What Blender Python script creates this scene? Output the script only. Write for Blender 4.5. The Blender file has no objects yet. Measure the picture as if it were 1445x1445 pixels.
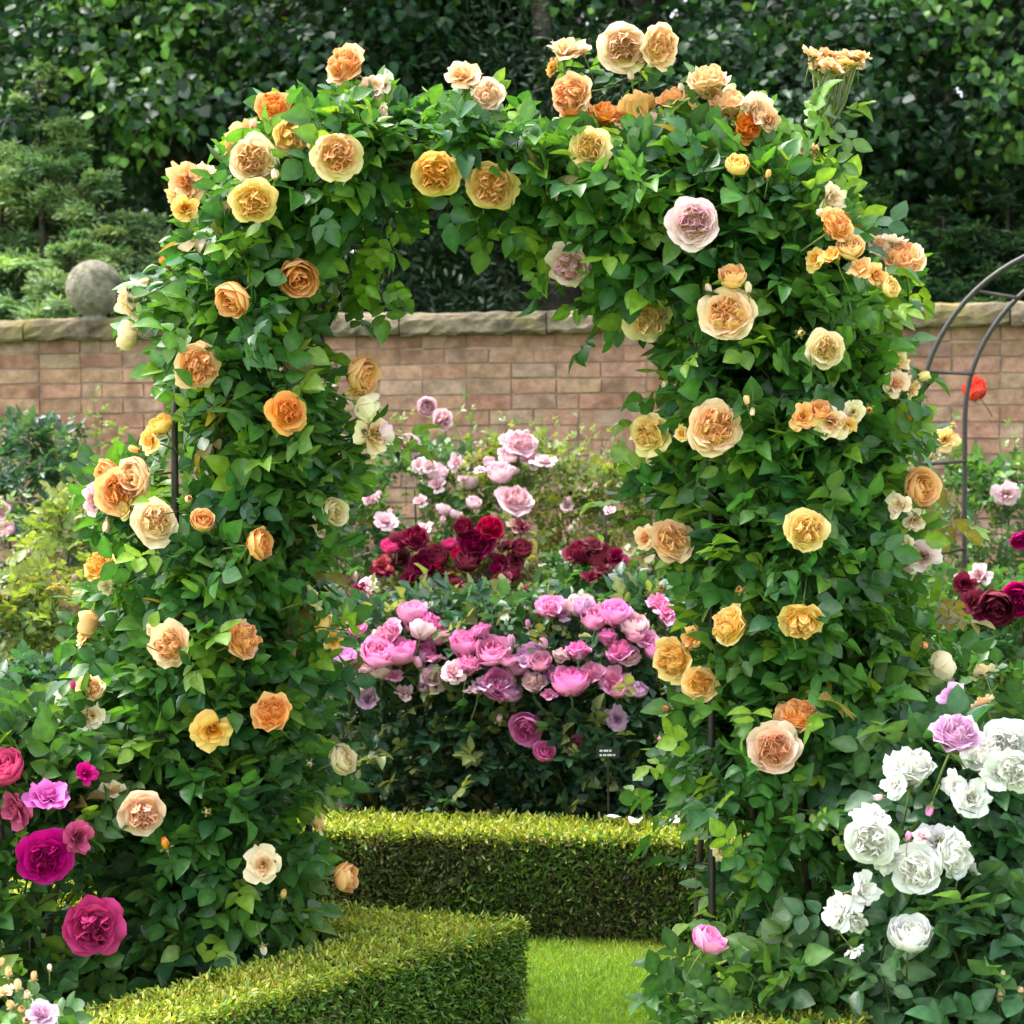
import bpy, math, random
import numpy as np
from mathutils import Vector, Matrix, Quaternion

R = math.radians
rng = np.random.default_rng(11)
random.seed(5)
scene = bpy.context.scene
COL = scene.collection

# ------------------------------------------------------------------ camera
FPX = 2700.0                       # focal length in photo pixels (1445 wide)
PITCH = math.atan(132 / FPX)
ROLL = R(0.45)
CAM = np.array([0.0, 0.0, 1.6])
_f = np.array([0, math.cos(PITCH), -math.sin(PITCH)])
_u0 = np.array([0, math.sin(PITCH), math.cos(PITCH)])
_r0 = np.array([1.0, 0, 0])
_r = _r0 * math.cos(ROLL) - _u0 * math.sin(ROLL)
_u = _u0 * math.cos(ROLL) + _r0 * math.sin(ROLL)
cam_d = bpy.data.cameras.new('camera')
cam_d.sensor_width = 36.0
cam_d.lens = 36.0 * FPX / 1445
cam_d.clip_end = 2000
cam_d.clip_start = 0.05
cam_d.dof.use_dof = True
cam_d.dof.focus_distance = 4.75
cam_d.dof.aperture_fstop = 6.3
cam = bpy.data.objects.new('camera', cam_d)
COL.objects.link(cam)
cam.matrix_world = Matrix(((_r[0], _u[0], -_f[0], CAM[0]), (_r[1], _u[1], -_f[1], CAM[1]),
                           (_r[2], _u[2], -_f[2], CAM[2]), (0, 0, 0, 1)))
scene.camera = cam

# ------------------------------------------------------------------ light
SUN_EL, SUN_AZ = 64.0, 290.0       # azimuth clockwise from +Y (view direction): high on the left, a little beyond the wall
world = bpy.data.worlds.new('World')
scene.world = world
world.use_nodes = True
wn = world.node_tree
sky = wn.nodes.new('ShaderNodeTexSky')
sky.sky_type = 'NISHITA'
sky.sun_disc = False
sky.sun_elevation = R(SUN_EL)
sky.sun_rotation = R(SUN_AZ)
sky.air_density = 1.0
sky.dust_density = 3.0
sky.ozone_density = 0.6
bg = wn.nodes['Background']
bg.inputs['Strength'].default_value = 0.15
hsv = wn.nodes.new('ShaderNodeHueSaturation')      # thin cloud: a whiter sky
hsv.inputs['Saturation'].default_value = 0.32
wn.links.new(sky.outputs[0], hsv.inputs['Color'])
wn.links.new(hsv.outputs[0], bg.inputs[0])
sun_d = bpy.data.lights.new('sun', 'SUN')
sun_d.energy = 1.25
sun_d.angle = R(30)
sun_d.color = (1.0, 0.95, 0.87)
sun = bpy.data.objects.new('sun', sun_d)
COL.objects.link(sun)
sdir = Vector((math.sin(R(SUN_AZ)) * math.cos(R(SUN_EL)), math.cos(R(SUN_AZ)) * math.cos(R(SUN_EL)), math.sin(R(SUN_EL))))
sun.rotation_euler = sdir.to_track_quat('Z', 'Y').to_euler()
sun.location = (-4, -6, 12)
scene.view_settings.view_transform = 'Standard'
scene.view_settings.look = 'None'
scene.view_settings.gamma = 1.0
scene.view_settings.exposure = 2.3
scene.cycles.max_bounces = 8
scene.cycles.transmission_bounces = 4
scene.cycles.diffuse_bounces = 4
scene.cycles.glossy_bounces = 2


def at(px, py, d):
    """photo pixel and depth (metres along +Y) to a world point"""
    v = _f + _r * ((px - 722.5) / FPX) - _u * ((py - 722.5) / FPX)
    return CAM + v * (d / v[1])


def xat(px, d):
    return (px - 722.5) / FPX * d


def zat(py, d):
    return 1.6 - (py - 590.0) / FPX * d


def nrm(a):
    a = np.asarray(a, float)
    return a / np.maximum(np.linalg.norm(a, axis=-1, keepdims=True), 1e-9)


# ------------------------------------------------------------------ object helpers
def tag(o, label=None, cat=None, group=None, kind=None):
    if label: o['label'] = label
    if cat: o['category'] = cat
    if group: o['group'] = group
    if kind: o['kind'] = kind
    return o


def thing(name, loc, label, cat, group=None):
    o = bpy.data.objects.new(name, None)
    o.empty_display_size = 0.1
    COL.objects.link(o)
    o.location = loc
    return tag(o, label, cat, group)


def link(name, me, mat=None, parent=None):
    """link a mesh given in world coordinates; a parent Empty only carries a translation"""
    o = bpy.data.objects.new(name, me)
    COL.objects.link(o)
    if mat is not None and not me.materials:
        me.materials.append(mat)
    if parent is not None:
        o.parent = parent
        off = Vector((0, 0, 0))
        p = parent
        while p is not None:
            off += p.location
            p = p.parent
        o.location = -off
    return o


def mesh_np(name, V, faces_flat, counts, cols=None, smooth=True, attrs=None):
    me = bpy.data.meshes.new(name)
    V = np.ascontiguousarray(V, np.float32)
    me.vertices.add(len(V))
    me.vertices.foreach_set('co', V.ravel())
    counts = np.asarray(counts, np.int32)
    faces_flat = np.asarray(faces_flat, np.int32)
    me.loops.add(len(faces_flat))
    me.loops.foreach_set('vertex_index', faces_flat)
    me.polygons.add(len(counts))
    st = np.concatenate(([0], np.cumsum(counts)[:-1])).astype(np.int32)
    me.polygons.foreach_set('loop_start', st)
    me.polygons.foreach_set('loop_total', counts)
    me.polygons.foreach_set('use_smooth', np.full(len(counts), smooth, dtype=bool))
    me.update(calc_edges=True)
    if cols is not None:
        a = me.color_attributes.new('Col', 'FLOAT_COLOR', 'POINT')
        c4 = np.ones((len(V), 4), np.float32)
        c4[:, :3] = cols
        a.data.foreach_set('color', c4.ravel())
    for k, v in (attrs or {}).items():
        a = me.attributes.new(k, 'FLOAT', 'POINT')
        a.data.foreach_set('value', np.asarray(v, np.float32))
    return me


class MB:
    """collects polygons; build() links them as one mesh"""
    def __init__(s):
        s.v, s.f, s.c = [], [], []

    def add(s, verts, faces, col=(1, 1, 1)):
        b = len(s.v)
        s.v += [tuple(map(float, v)) for v in verts]
        s.f += [tuple(i + b for i in f) for f in faces]
        s.c += [col] * len(verts)

    def tube(s, pts, rad, n=6, col=(1, 1, 1), cap=True):
        pts = np.asarray(pts, float)
        m = len(pts)
        rad = np.broadcast_to(np.asarray(rad, float), (m,))
        tan = nrm(np.gradient(pts, axis=0))
        ref = np.array([0, 0, 1.0]) if abs(tan[0][2]) < 0.9 else np.array([1.0, 0, 0])
        vs = []
        for i in range(m):
            a = nrm(np.cross(tan[i], ref)); b = np.cross(tan[i], a)
            ref = np.cross(a, tan[i]) if True else ref
            for k in range(n):
                t = 2 * math.pi * k / n
                vs.append(pts[i] + rad[i] * (math.cos(t) * a + math.sin(t) * b))
        fs = [(i * n + k, i * n + (k + 1) % n, (i + 1) * n + (k + 1) % n, (i + 1) * n + k) for i in range(m - 1) for k in range(n)]
        if cap:
            fs.append(tuple(range(n))[::-1]); fs.append(tuple((m - 1) * n + k for k in range(n)))
        s.add(vs, fs, col)

    def box(s, c, size, rz=0.0, col=(1, 1, 1), jit=0.0):
        hx, hy, hz = size[0] / 2, size[1] / 2, size[2] / 2
        vs = []
        for dx, dy, dz in ((-1, -1, -1), (1, -1, -1), (1, 1, -1), (-1, 1, -1), (-1, -1, 1), (1, -1, 1), (1, 1, 1), (-1, 1, 1)):
            x, y, z = dx * hx, dy * hy, dz * hz
            if jit: x += random.uniform(-jit, jit); y += random.uniform(-jit, jit); z += random.uniform(-jit, jit)
            vs.append((c[0] + x * math.cos(rz) - y * math.sin(rz), c[1] + x * math.sin(rz) + y * math.cos(rz), c[2] + z))
        s.add(vs, [(0, 3, 2, 1), (4, 5, 6, 7), (0, 1, 5, 4), (1, 2, 6, 5), (2, 3, 7, 6), (3, 0, 4, 7)], col)

    def mesh(s, name, smooth=True):
        fl = [i for f in s.f for i in f]
        return mesh_np(name, np.array(s.v), fl, [len(f) for f in s.f], np.array(s.c, np.float32), smooth)

    def build(s, name, mat, parent=None, smooth=True):
        return link(name, s.mesh(name, smooth), mat, parent)


# ------------------------------------------------------------------ materials
def new_mat(name):
    m = bpy.data.materials.new(name)
    m.use_nodes = True
    nt = m.node_tree
    for n in list(nt.nodes): nt.nodes.remove(n)
    out = nt.nodes.new('ShaderNodeOutputMaterial')
    return m, nt, out


def N(nt, t, **kw):
    n = nt.nodes.new(t)
    for k, v in kw.items(): setattr(n, k, v)
    return n


def mixrgb(nt, fac, a, b, mode='MIX'):
    n = nt.nodes.new('ShaderNodeMix'); n.data_type = 'RGBA'; n.blend_type = mode
    for sock, val in ((n.inputs[0], fac), (n.inputs[6], a), (n.inputs[7], b)):
        if isinstance(val, bpy.types.NodeSocket): nt.links.new(val, sock)
        else: sock.default_value = val if isinstance(val, float) else (*val, 1)
    return n.outputs[2]


def leaf_mat(name, rough=0.42, trans=0.32, spec=0.5, tint=(1.5, 1.45, 0.55), under=0.35):
    m, nt, out = new_mat(name)
    col = N(nt, 'ShaderNodeVertexColor', layer_name='Col').outputs[0]
    geo = N(nt, 'ShaderNodeNewGeometry')
    tc = N(nt, 'ShaderNodeTexCoord')
    noi = N(nt, 'ShaderNodeTexNoise'); noi.inputs['Scale'].default_value = 60.0; noi.inputs['Detail'].default_value = 3
    nt.links.new(tc.outputs['Object'], noi.inputs['Vector'])
    ramp = N(nt, 'ShaderNodeMapRange'); ramp.inputs[1].default_value = 0.3; ramp.inputs[2].default_value = 0.7
    ramp.inputs[3].default_value = 0.78; ramp.inputs[4].default_value = 1.22
    nt.links.new(noi.outputs[0], ramp.inputs[0])
    cc = N(nt, 'ShaderNodeCombineColor')
    for i in range(3): nt.links.new(ramp.outputs[0], cc.inputs[i])
    c1 = mixrgb(nt, 1.0, col, cc.outputs[0], 'MULTIPLY')
    pale = mixrgb(nt, under, c1, (0.16, 0.22, 0.13))
    base = mixrgb(nt, geo.outputs['Backfacing'], c1, pale)
    p = N(nt, 'ShaderNodeBsdfPrincipled')
    nt.links.new(base, p.inputs['Base Color'])
    p.inputs['Roughness'].default_value = rough
    p.inputs['Specular IOR Level'].default_value = spec
    bump = N(nt, 'ShaderNodeBump'); bump.inputs['Strength'].default_value = 0.25; bump.inputs['Distance'].default_value = 0.004
    nt.links.new(noi.outputs[0], bump.inputs['Height'])
    nt.links.new(bump.outputs[0], p.inputs['Normal'])
    tr = N(nt, 'ShaderNodeBsdfTranslucent')
    nt.links.new(mixrgb(nt, 1.0, c1, tint, 'MULTIPLY'), tr.inputs[0])
    mx = N(nt, 'ShaderNodeMixShader'); mx.inputs[0].default_value = trans
    nt.links.new(p.outputs[0], mx.inputs[1]); nt.links.new(tr.outputs[0], mx.inputs[2])
    nt.links.new(mx.outputs[0], out.inputs[0])
    return m


def petal_mat(name, outer, centre, trans=0.26, edge=None, rough=0.6):
    m, nt, out = new_mat(name)
    t = N(nt, 'ShaderNodeAttribute', attribute_name='t').outputs['Fac']
    tip = N(nt, 'ShaderNodeAttribute', attribute_name='tip').outputs['Fac']
    oi = N(nt, 'ShaderNodeObjectInfo')
    tc = N(nt, 'ShaderNodeTexCoord')
    noi = N(nt, 'ShaderNodeTexNoise'); noi.inputs['Scale'].default_value = 3.5; noi.inputs['Detail'].default_value = 4
    nt.links.new(tc.outputs['Object'], noi.inputs['Vector'])
    add = N(nt, 'ShaderNodeMath', operation='MULTIPLY_ADD'); add.inputs[1].default_value = 0.7; add.inputs[2].default_value = -0.35
    nt.links.new(noi.outputs[0], add.inputs[0])
    add2 = N(nt, 'ShaderNodeMath', operation='ADD', use_clamp=True)
    nt.links.new(add.outputs[0], add2.inputs[0]); nt.links.new(t, add2.inputs[1])
    c = mixrgb(nt, add2.outputs[0], outer, centre)
    e = edge or tuple(min(0.93, x * 0.6 + 0.34) if max(outer) > 0.7 else x * 1.25 for x in outer)
    tf = N(nt, 'ShaderNodeMath', operation='MULTIPLY'); tf.inputs[1].default_value = 0.38
    nt.links.new(tip, tf.inputs[0])
    c = mixrgb(nt, tf.outputs[0], c, e)
    hs = N(nt, 'ShaderNodeHueSaturation')
    mr = N(nt, 'ShaderNodeMapRange'); mr.inputs[3].default_value = 0.488; mr.inputs[4].default_value = 0.512
    nt.links.new(oi.outputs['Random'], mr.inputs[0]); nt.links.new(mr.outputs[0], hs.inputs['Hue'])
    mr2 = N(nt, 'ShaderNodeMapRange'); mr2.inputs[3].default_value = 1.12; mr2.inputs[4].default_value = 0.82
    nt.links.new(oi.outputs['Random'], mr2.inputs[0]); nt.links.new(mr2.outputs[0], hs.inputs['Saturation'])
    nt.links.new(c, hs.inputs['Color'])
    p = N(nt, 'ShaderNodeBsdfPrincipled'); p.inputs['Roughness'].default_value = rough
    p.inputs['Specular IOR Level'].default_value = 0.25
    nt.links.new(hs.outputs[0], p.inputs['Base Color'])
    tr = N(nt, 'ShaderNodeBsdfTranslucent'); nt.links.new(hs.outputs[0], tr.inputs[0])
    mx = N(nt, 'ShaderNodeMixShader'); mx.inputs[0].default_value = trans
    nt.links.new(p.outputs[0], mx.inputs[1]); nt.links.new(tr.outputs[0], mx.inputs[2])
    nt.links.new(mx.outputs[0], out.inputs[0])
    return m


def rough_mat(name, c1, c2, scale=8, rough=0.85, use_col=False, bump=0.4, dist=0.01, c3=None, spec=0.3, metal=0.0):
    m, nt, out = new_mat(name)
    tc = N(nt, 'ShaderNodeTexCoord')
    noi = N(nt, 'ShaderNodeTexNoise'); noi.inputs['Scale'].default_value = scale; noi.inputs['Detail'].default_value = 8
    noi.inputs['Roughness'].default_value = 0.65
    nt.links.new(tc.outputs['Object'], noi.inputs['Vector'])
    mr = N(nt, 'ShaderNodeMapRange'); mr.inputs[1].default_value = 0.35; mr.inputs[2].default_value = 0.65
    nt.links.new(noi.outputs[0], mr.inputs[0])
    c = mixrgb(nt, mr.outputs[0], c1, c2)
    if c3:
        n2 = N(nt, 'ShaderNodeTexNoise'); n2.inputs['Scale'].default_value = scale * 0.35; n2.inputs['Detail'].default_value = 6
        nt.links.new(tc.outputs['Object'], n2.inputs['Vector'])
        m2 = N(nt, 'ShaderNodeMapRange'); m2.inputs[1].default_value = 0.52; m2.inputs[2].default_value = 0.66
        nt.links.new(n2.outputs[0], m2.inputs[0])
        c = mixrgb(nt, m2.outputs[0], c, c3)
    if use_col:
        col = N(nt, 'ShaderNodeVertexColor', layer_name='Col').outputs[0]
        c = mixrgb(nt, 1.0, c, col, 'MULTIPLY')
    p = N(nt, 'ShaderNodeBsdfPrincipled'); p.inputs['Roughness'].default_value = rough
    p.inputs['Specular IOR Level'].default_value = spec
    p.inputs['Metallic'].default_value = metal
    nt.links.new(c, p.inputs['Base Color'])
    if bump:
        b = N(nt, 'ShaderNodeBump'); b.inputs['Strength'].default_value = bump; b.inputs['Distance'].default_value = dist
        nt.links.new(noi.outputs[0], b.inputs['Height']); nt.links.new(b.outputs[0], p.inputs['Normal'])
    nt.links.new(p.outputs[0], out.inputs[0])
    return m


M_LEAF = leaf_mat('rose_leaf', 0.36, 0.40, under=0.26)
M_TREE = leaf_mat('tree_leaf', 0.42, 0.25, 0.24, under=0.06)
M_HEDGE = leaf_mat('hedge_leaf', 0.45, 0.28, under=0.12)
M_GRASS = leaf_mat('grass_blade', 0.5, 0.4)
M_BRICK = rough_mat('brick', (0.62, 0.60, 0.58), (1.12, 1.1, 1.06), 16, 0.95, True, 0.9, 0.012, c3=(0.50, 0.47, 0.45))
M_MORTAR = rough_mat('mortar', (0.22, 0.15, 0.11), (0.36, 0.25, 0.18), 9, 0.95)
M_STONE = rough_mat('coping_stone', (0.06, 0.05, 0.036), (0.27, 0.22, 0.16), 7, 0.95, True, 1.0, 0.04, c3=(0.25, 0.21, 0.08))
M_BALL = rough_mat('ball_stone', (0.13, 0.125, 0.09), (0.30, 0.27, 0.20), 26, 0.95, False, 1.0, 0.03, c3=(0.07, 0.07, 0.042))
M_IRON = rough_mat('black_iron', (0.012, 0.012, 0.012), (0.03, 0.025, 0.02), 40, 0.45, False, 0.15, 0.002, spec=0.5)
M_CANE = rough_mat('rose_cane', (0.035, 0.028, 0.016), (0.07, 0.065, 0.03), 30, 0.7, False, 0.4, 0.004)
M_STALK = rough_mat('green_stalk', (0.09, 0.15, 0.035), (0.16, 0.16, 0.06), 30, 0.55, False, 0.1)
M_BARK = rough_mat('bark', (0.025, 0.02, 0.015), (0.06, 0.05, 0.035), 12, 0.9, False, 0.8, 0.03)
M_SOIL = rough_mat('soil', (0.025, 0.018, 0.012), (0.06, 0.045, 0.03), 14, 0.95, False, 0.8, 0.02)
M_LAWN = rough_mat('lawn', (0.10, 0.21, 0.025), (0.16, 0.28, 0.035), 5, 0.9, False, 0.6, 0.01)
M_CORE = rough_mat('twigs', (0.018, 0.02, 0.008), (0.035, 0.03, 0.014), 30, 0.95)
M_PLATE = rough_mat('label_plate', (0.012, 0.02, 0.022), (0.02, 0.03, 0.03), 20, 0.35, False, 0)
M_WHITE = rough_mat('white_paint', (0.75, 0.75, 0.75), (0.8, 0.8, 0.8), 20, 0.5, False, 0)

PET = {
    'apr': petal_mat('apricot', (0.94, 0.55, 0.20), (0.92, 0.41, 0.06)),
    'pal': petal_mat('pale_apricot', (0.95, 0.71, 0.44), (0.93, 0.49, 0.16)),
    'org': petal_mat('orange', (0.92, 0.44, 0.06), (0.90, 0.31, 0.015)),
    'yel': petal_mat('yellow_apricot', (0.94, 0.68, 0.22), (0.93, 0.51, 0.05)),
    'pch': petal_mat('peach_pink', (0.94, 0.73, 0.55), (0.92, 0.55, 0.30)),
    'tan': petal_mat('faded_tan', (0.91, 0.57, 0.29), (0.88, 0.42, 0.12)),
    'crm': petal_mat('cream', (0.88, 0.76, 0.50), (0.86, 0.65, 0.27)),
    'pnk': petal_mat('bright_pink', (0.92, 0.38, 0.66), (0.87, 0.20, 0.46), edge=(0.90, 0.52, 0.76)),
    'plp': petal_mat('pale_pink', (0.86, 0.62, 0.67), (0.80, 0.42, 0.47)),
    'lil': petal_mat('lilac', (0.75, 0.42, 0.68), (0.66, 0.27, 0.55)),
    'crs': petal_mat('crimson', (0.16, 0.004, 0.028), (0.24, 0.004, 0.035), edge=(0.26, 0.012, 0.06)),
    'mag': petal_mat('magenta', (0.56, 0.008, 0.18), (0.43, 0.004, 0.11), edge=(0.72, 0.04, 0.28)),
    'pur': petal_mat('purple_magenta', (0.50, 0.008, 0.16), (0.36, 0.004, 0.08), edge=(0.62, 0.05, 0.28)),
    'hot': petal_mat('hot_pink', (0.68, 0.012, 0.20), (0.55, 0.006, 0.14), edge=(0.80, 0.10, 0.35)),
    'orc': petal_mat('orchid_pink', (0.70, 0.12, 0.50), (0.58, 0.06, 0.38), edge=(0.80, 0.30, 0.62)),
    'wht': petal_mat('white', (0.80, 0.80, 0.79), (0.85, 0.82, 0.74), edge=(0.83, 0.83, 0.82)),
    'drd': petal_mat('deep_red', (0.45, 0.008, 0.035), (0.36, 0.004, 0.025), edge=(0.55, 0.03, 0.07)),
    'red': petal_mat('coral_red', (0.78, 0.10, 0.06), (0.7, 0.05, 0.03), edge=(0.85, 0.2, 0.12)),
}

# ------------------------------------------------------------------ foliage machinery
def leaf_template(stations, fold=0.14, droop=0.14):
    V, F = [], []
    rows = []
    for v, h in stations:
        z = -droop * v * v
        if h < 0.015:
            rows.append([len(V)]); V.append((0, v, z))
        else:
            rows.append([len(V), len(V) + 1, len(V) + 2])
            V += [(-h, v, z + fold * h), (0, v, z), (h, v, z + fold * h)]
    for a, b in zip(rows, rows[1:]):
        if len(a) == 3 and len(b) == 3:
            F += [(a[0], a[1], b[1], b[0]), (a[1], a[2], b[2], b[1])]
        elif len(a) == 1:
            F += [(a[0], b[1], b[0]), (a[0], b[2], b[1])]
        else:
            F += [(a[0], a[1], b[0]), (a[1], a[2], b[0])]
    return np.array(V, float), F


T_ROSE = leaf_template([(0, 0), (0.12, 0.2), (0.38, 0.36), (0.62, 0.31), (0.84, 0.16), (1, 0)], 0.35, 0.16)
T_FAR = leaf_template([(0, 0), (0.35, 0.36), (0.72, 0.24), (1, 0)], 0.35, 0.16)
T_LIME = leaf_template([(0, 0.1), (0.12, 0.36), (0.4, 0.46), (0.7, 0.3), (0.88, 0.1), (1, 0)], 0.3, 0.22)
T_NEEDLE = leaf_template([(0, 0), (0.3, 0.13), (0.7, 0.11), (1, 0)], 0.3, 0.15)
T_BOX = leaf_template([(0, 0), (0.4, 0.17), (0.75, 0.14), (1, 0)], 0.4, 0.25)
T_BLADE = leaf_template([(0, 0.05), (0.5, 0.045), (1, 0)], 0.3, 0.35)


class Fol:
    def __init__(s):
        s.P, s.A, s.N, s.S, s.C = [], [], [], [], []
        s.mb = MB()

    def add(s, P, A, Nn, S, C):
        n = len(P)
        s.P.append(P); s.A.append(nrm(A)); s.N.append(Nn)
        s.S.append(np.broadcast_to(S, (n,))); s.C.append(np.broadcast_to(C, (n, 3)))

    def cat(s):
        return [np.concatenate(x) for x in (s.P, s.A, s.N, s.S, s.C)]

    def mesh(s, name, tmpl, clear=(), wj=0.15):
        P, A, Nn, S, C = s.cat()
        keep = np.ones(len(P), bool)
        cen = P + A * (S * 0.5)[:, None]
        for c, f, rad in clear:
            d = cen - c
            al = d @ f
            pe = np.linalg.norm(d - al[:, None] * f, axis=1)
            keep &= ~((al > -0.25 * rad) & (al < 3.2 * rad) & (pe < rad * 0.98))
        P, A, Nn, S, C = P[keep], A[keep], Nn[keep], S[keep], C[keep]
        Nn = nrm(Nn - A * np.sum(Nn * A, 1)[:, None])
        X = np.cross(A, Nn)
        T, F = tmpl
        w = (S * (1 + rng.uniform(-wj, wj, len(S))))
        cur = rng.uniform(-0.5, 2.2, len(S))
        V = (P[:, None, :] + T[None, :, 0:1] * (X * w[:, None])[:, None, :] + T[None, :, 1:2] * (A * S[:, None])[:, None, :]
             + (T[None, :, 2:3] * cur[:, None, None]) * (Nn * S[:, None])[:, None, :])
        n, k = len(P), len(T)
        base = (np.arange(n) * k)[:, None]
        ff = np.array([i for f in F for i in f])
        cnt = np.array([len(f) for f in F])
        flat = (base + ff[None, :]).ravel()
        counts = np.tile(cnt, n)
        V = V.reshape(-1, 3)
        cols = np.repeat(C, k, axis=0) * np.tile(np.where(np.abs(T[:, 0]) < 1e-6, 1.28, .93), n)[:, None]
        if s.mb.v:
            b = len(V)
            V = np.concatenate([V, np.array(s.mb.v)])
            cols = np.concatenate([cols, np.array(s.mb.c)])
            flat = np.concatenate([flat, np.array([i + b for f in s.mb.f for i in f])])
            counts = np.concatenate([counts, np.array([len(f) for f in s.mb.f])])
        return mesh_np(name, V, flat, counts, cols)


def pick(pal, n, jit=0.18):
    """pal: [(weight, rgb)]"""
    w = np.array([p[0] for p in pal], float)
    c = np.array([p[1] for p in pal], float)
    i = rng.choice(len(pal), n, p=w / w.sum())
    return np.clip(c[i] * (1 + rng.normal(0, jit, (n, 1))) * (1 + rng.normal(0, 0.06, (n, 3))), 0.004, 0.6)


def shoots(fol, base, dirn, length, nleaf, leaf, pal, out, up=0.6, leaflets=5, stem=True, droop=0.3, stemcol=(0.08, 0.10, 0.03), fresh=None):
    n = len(base)
    dirn = nrm(dirn)
    length = np.broadcast_to(length, (n,))
    cshoot = pick(pal, n, 0.10)
    a0 = rng.uniform(0, 6.28, n)
    ref = nrm(np.cross(dirn, nrm(rng.normal(size=(n, 3)))))
    ref2 = np.cross(dirn, ref)
    UP = np.array([0, 0, 1.0])
    for k in range(nleaf):
        sfrac = (k + 0.7) / nleaf
        pos = base + dirn * (length * sfrac)[:, None]
        pos[:, 2] -= droop * length * sfrac ** 2
        ang = a0 + k * 2.4
        side = ref * np.cos(ang)[:, None] + ref2 * np.sin(ang)[:, None]
        r = nrm(side * 0.8 + dirn * (0.35 + 0.5 * sfrac) + out * 0.35 + np.array([0, 0, -0.12]) + rng.normal(0, 0.2, (n, 3)))
        nn = UP * up + out * 0.55 + rng.normal(0, 0.38, (n, 3))
        nn = nrm(nn - r * np.sum(nn * r, 1)[:, None])
        bi = np.cross(r, nn)
        L = leaf * rng.uniform(0.7, 1.25, n)
        c = cshoot * (1 + rng.normal(0, 0.10, (n, 1)))
        if fresh is not None and k == nleaf - 1:
            m = rng.random(n) < fresh[0]
            c[m] = np.array(fresh[1]) * (1 + rng.normal(0, 0.12, (m.sum(), 1)))
        spec = [(0.95, 0, 1.0), (0.72, 62, 0.9), (0.72, -62, 0.9), (0.28, 66, 0.72), (0.28, -66, 0.72)][:leaflets]
        for al, dg, sc in spec:
            t = R(dg) + rng.normal(0, 0.16, n)
            ax = r * np.cos(t)[:, None] + bi * np.sin(t)[:, None] + nn * rng.normal(-0.1, 0.2, n)[:, None]
            n2 = nn + rng.normal(0, 0.22, (n, 3))
            p = pos + r * (L * 1.25 * al)[:, None]
            fol.add(p, ax, n2, L * sc * rng.uniform(0.85, 1.1, n), np.clip(c * (1 + rng.normal(0, 0.05, (n, 1))), 0.004, 0.6))
    if stem:
        for i in range(n):
            pts = [base[i] + dirn[i] * length[i] * q - np.array([0, 0, droop * length[i] * q * q]) for q in (0, 0.5, 1.0)]
            fol.mb.tube(pts, [leaf * 0.05, leaf * 0.04, leaf * 0.025], 3, stemcol, False)


# ------------------------------------------------------------------ rose blooms
def petal_grid(phi, r0, z0, L, W, e0, e1, nu=5, nv=5, wrap=0.5, wave=0.02, cx=0.0, cy=0.0, pw=1.0, notch=0.0):
    us = np.linspace(-1, 1, nu); vs = np.linspace(0, 1, nv)
    er, ez, pr, pz = [], [], r0, z0
    prof = []
    for i, v in enumerate(vs):
        prof.append((pr, pz))
        e = R(e0 + (e1 - e0) * v ** pw)
        pr += math.cos(e) * L / (nv - 1); pz += math.sin(e) * L / (nv - 1)
    prof = np.array(prof)
    ph1, ph2 = random.uniform(0, 6.28), random.uniform(0, 6.28)
    V = []
    rad = np.array([math.cos(phi), math.sin(phi)]); tan = np.array([-math.sin(phi), math.cos(phi)])
    for i, v in enumerate(vs):
        for u in us:
            vv = v * (1 - 0.20 * u * u + notch * (1 - abs(u)) * -0.12)
            j = vv * (nv - 1); k = min(int(j), nv - 2); fr = j - k
            r, z = prof[k] * (1 - fr) + prof[k + 1] * fr
            hw = W * 0.5 * (0.35 + 0.65 * math.sin(math.pi * (0.08 + 0.58 * v)))
            lat = u * hw
            e = R(e0 + (e1 - e0) * vv)
            d = wave * v * (math.sin(u * 3.1 + ph1) + 0.6 * math.sin(u * 6.3 + ph2))
            rr = r - wrap * u * u * hw * 0.6 - math.sin(e) * d
            zz = z + math.cos(e) * d
            xy = rad * rr + tan * lat
            V.append((xy[0] + cx, xy[1] + cy, zz))
    F = [(i * nu + k, i * nu + k + 1, (i + 1) * nu + k + 1, (i + 1) * nu + k) for i in range(nv - 1) for k in range(nu - 1)]
    tip = np.repeat(vs, nu)
    return V, F, tip


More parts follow.
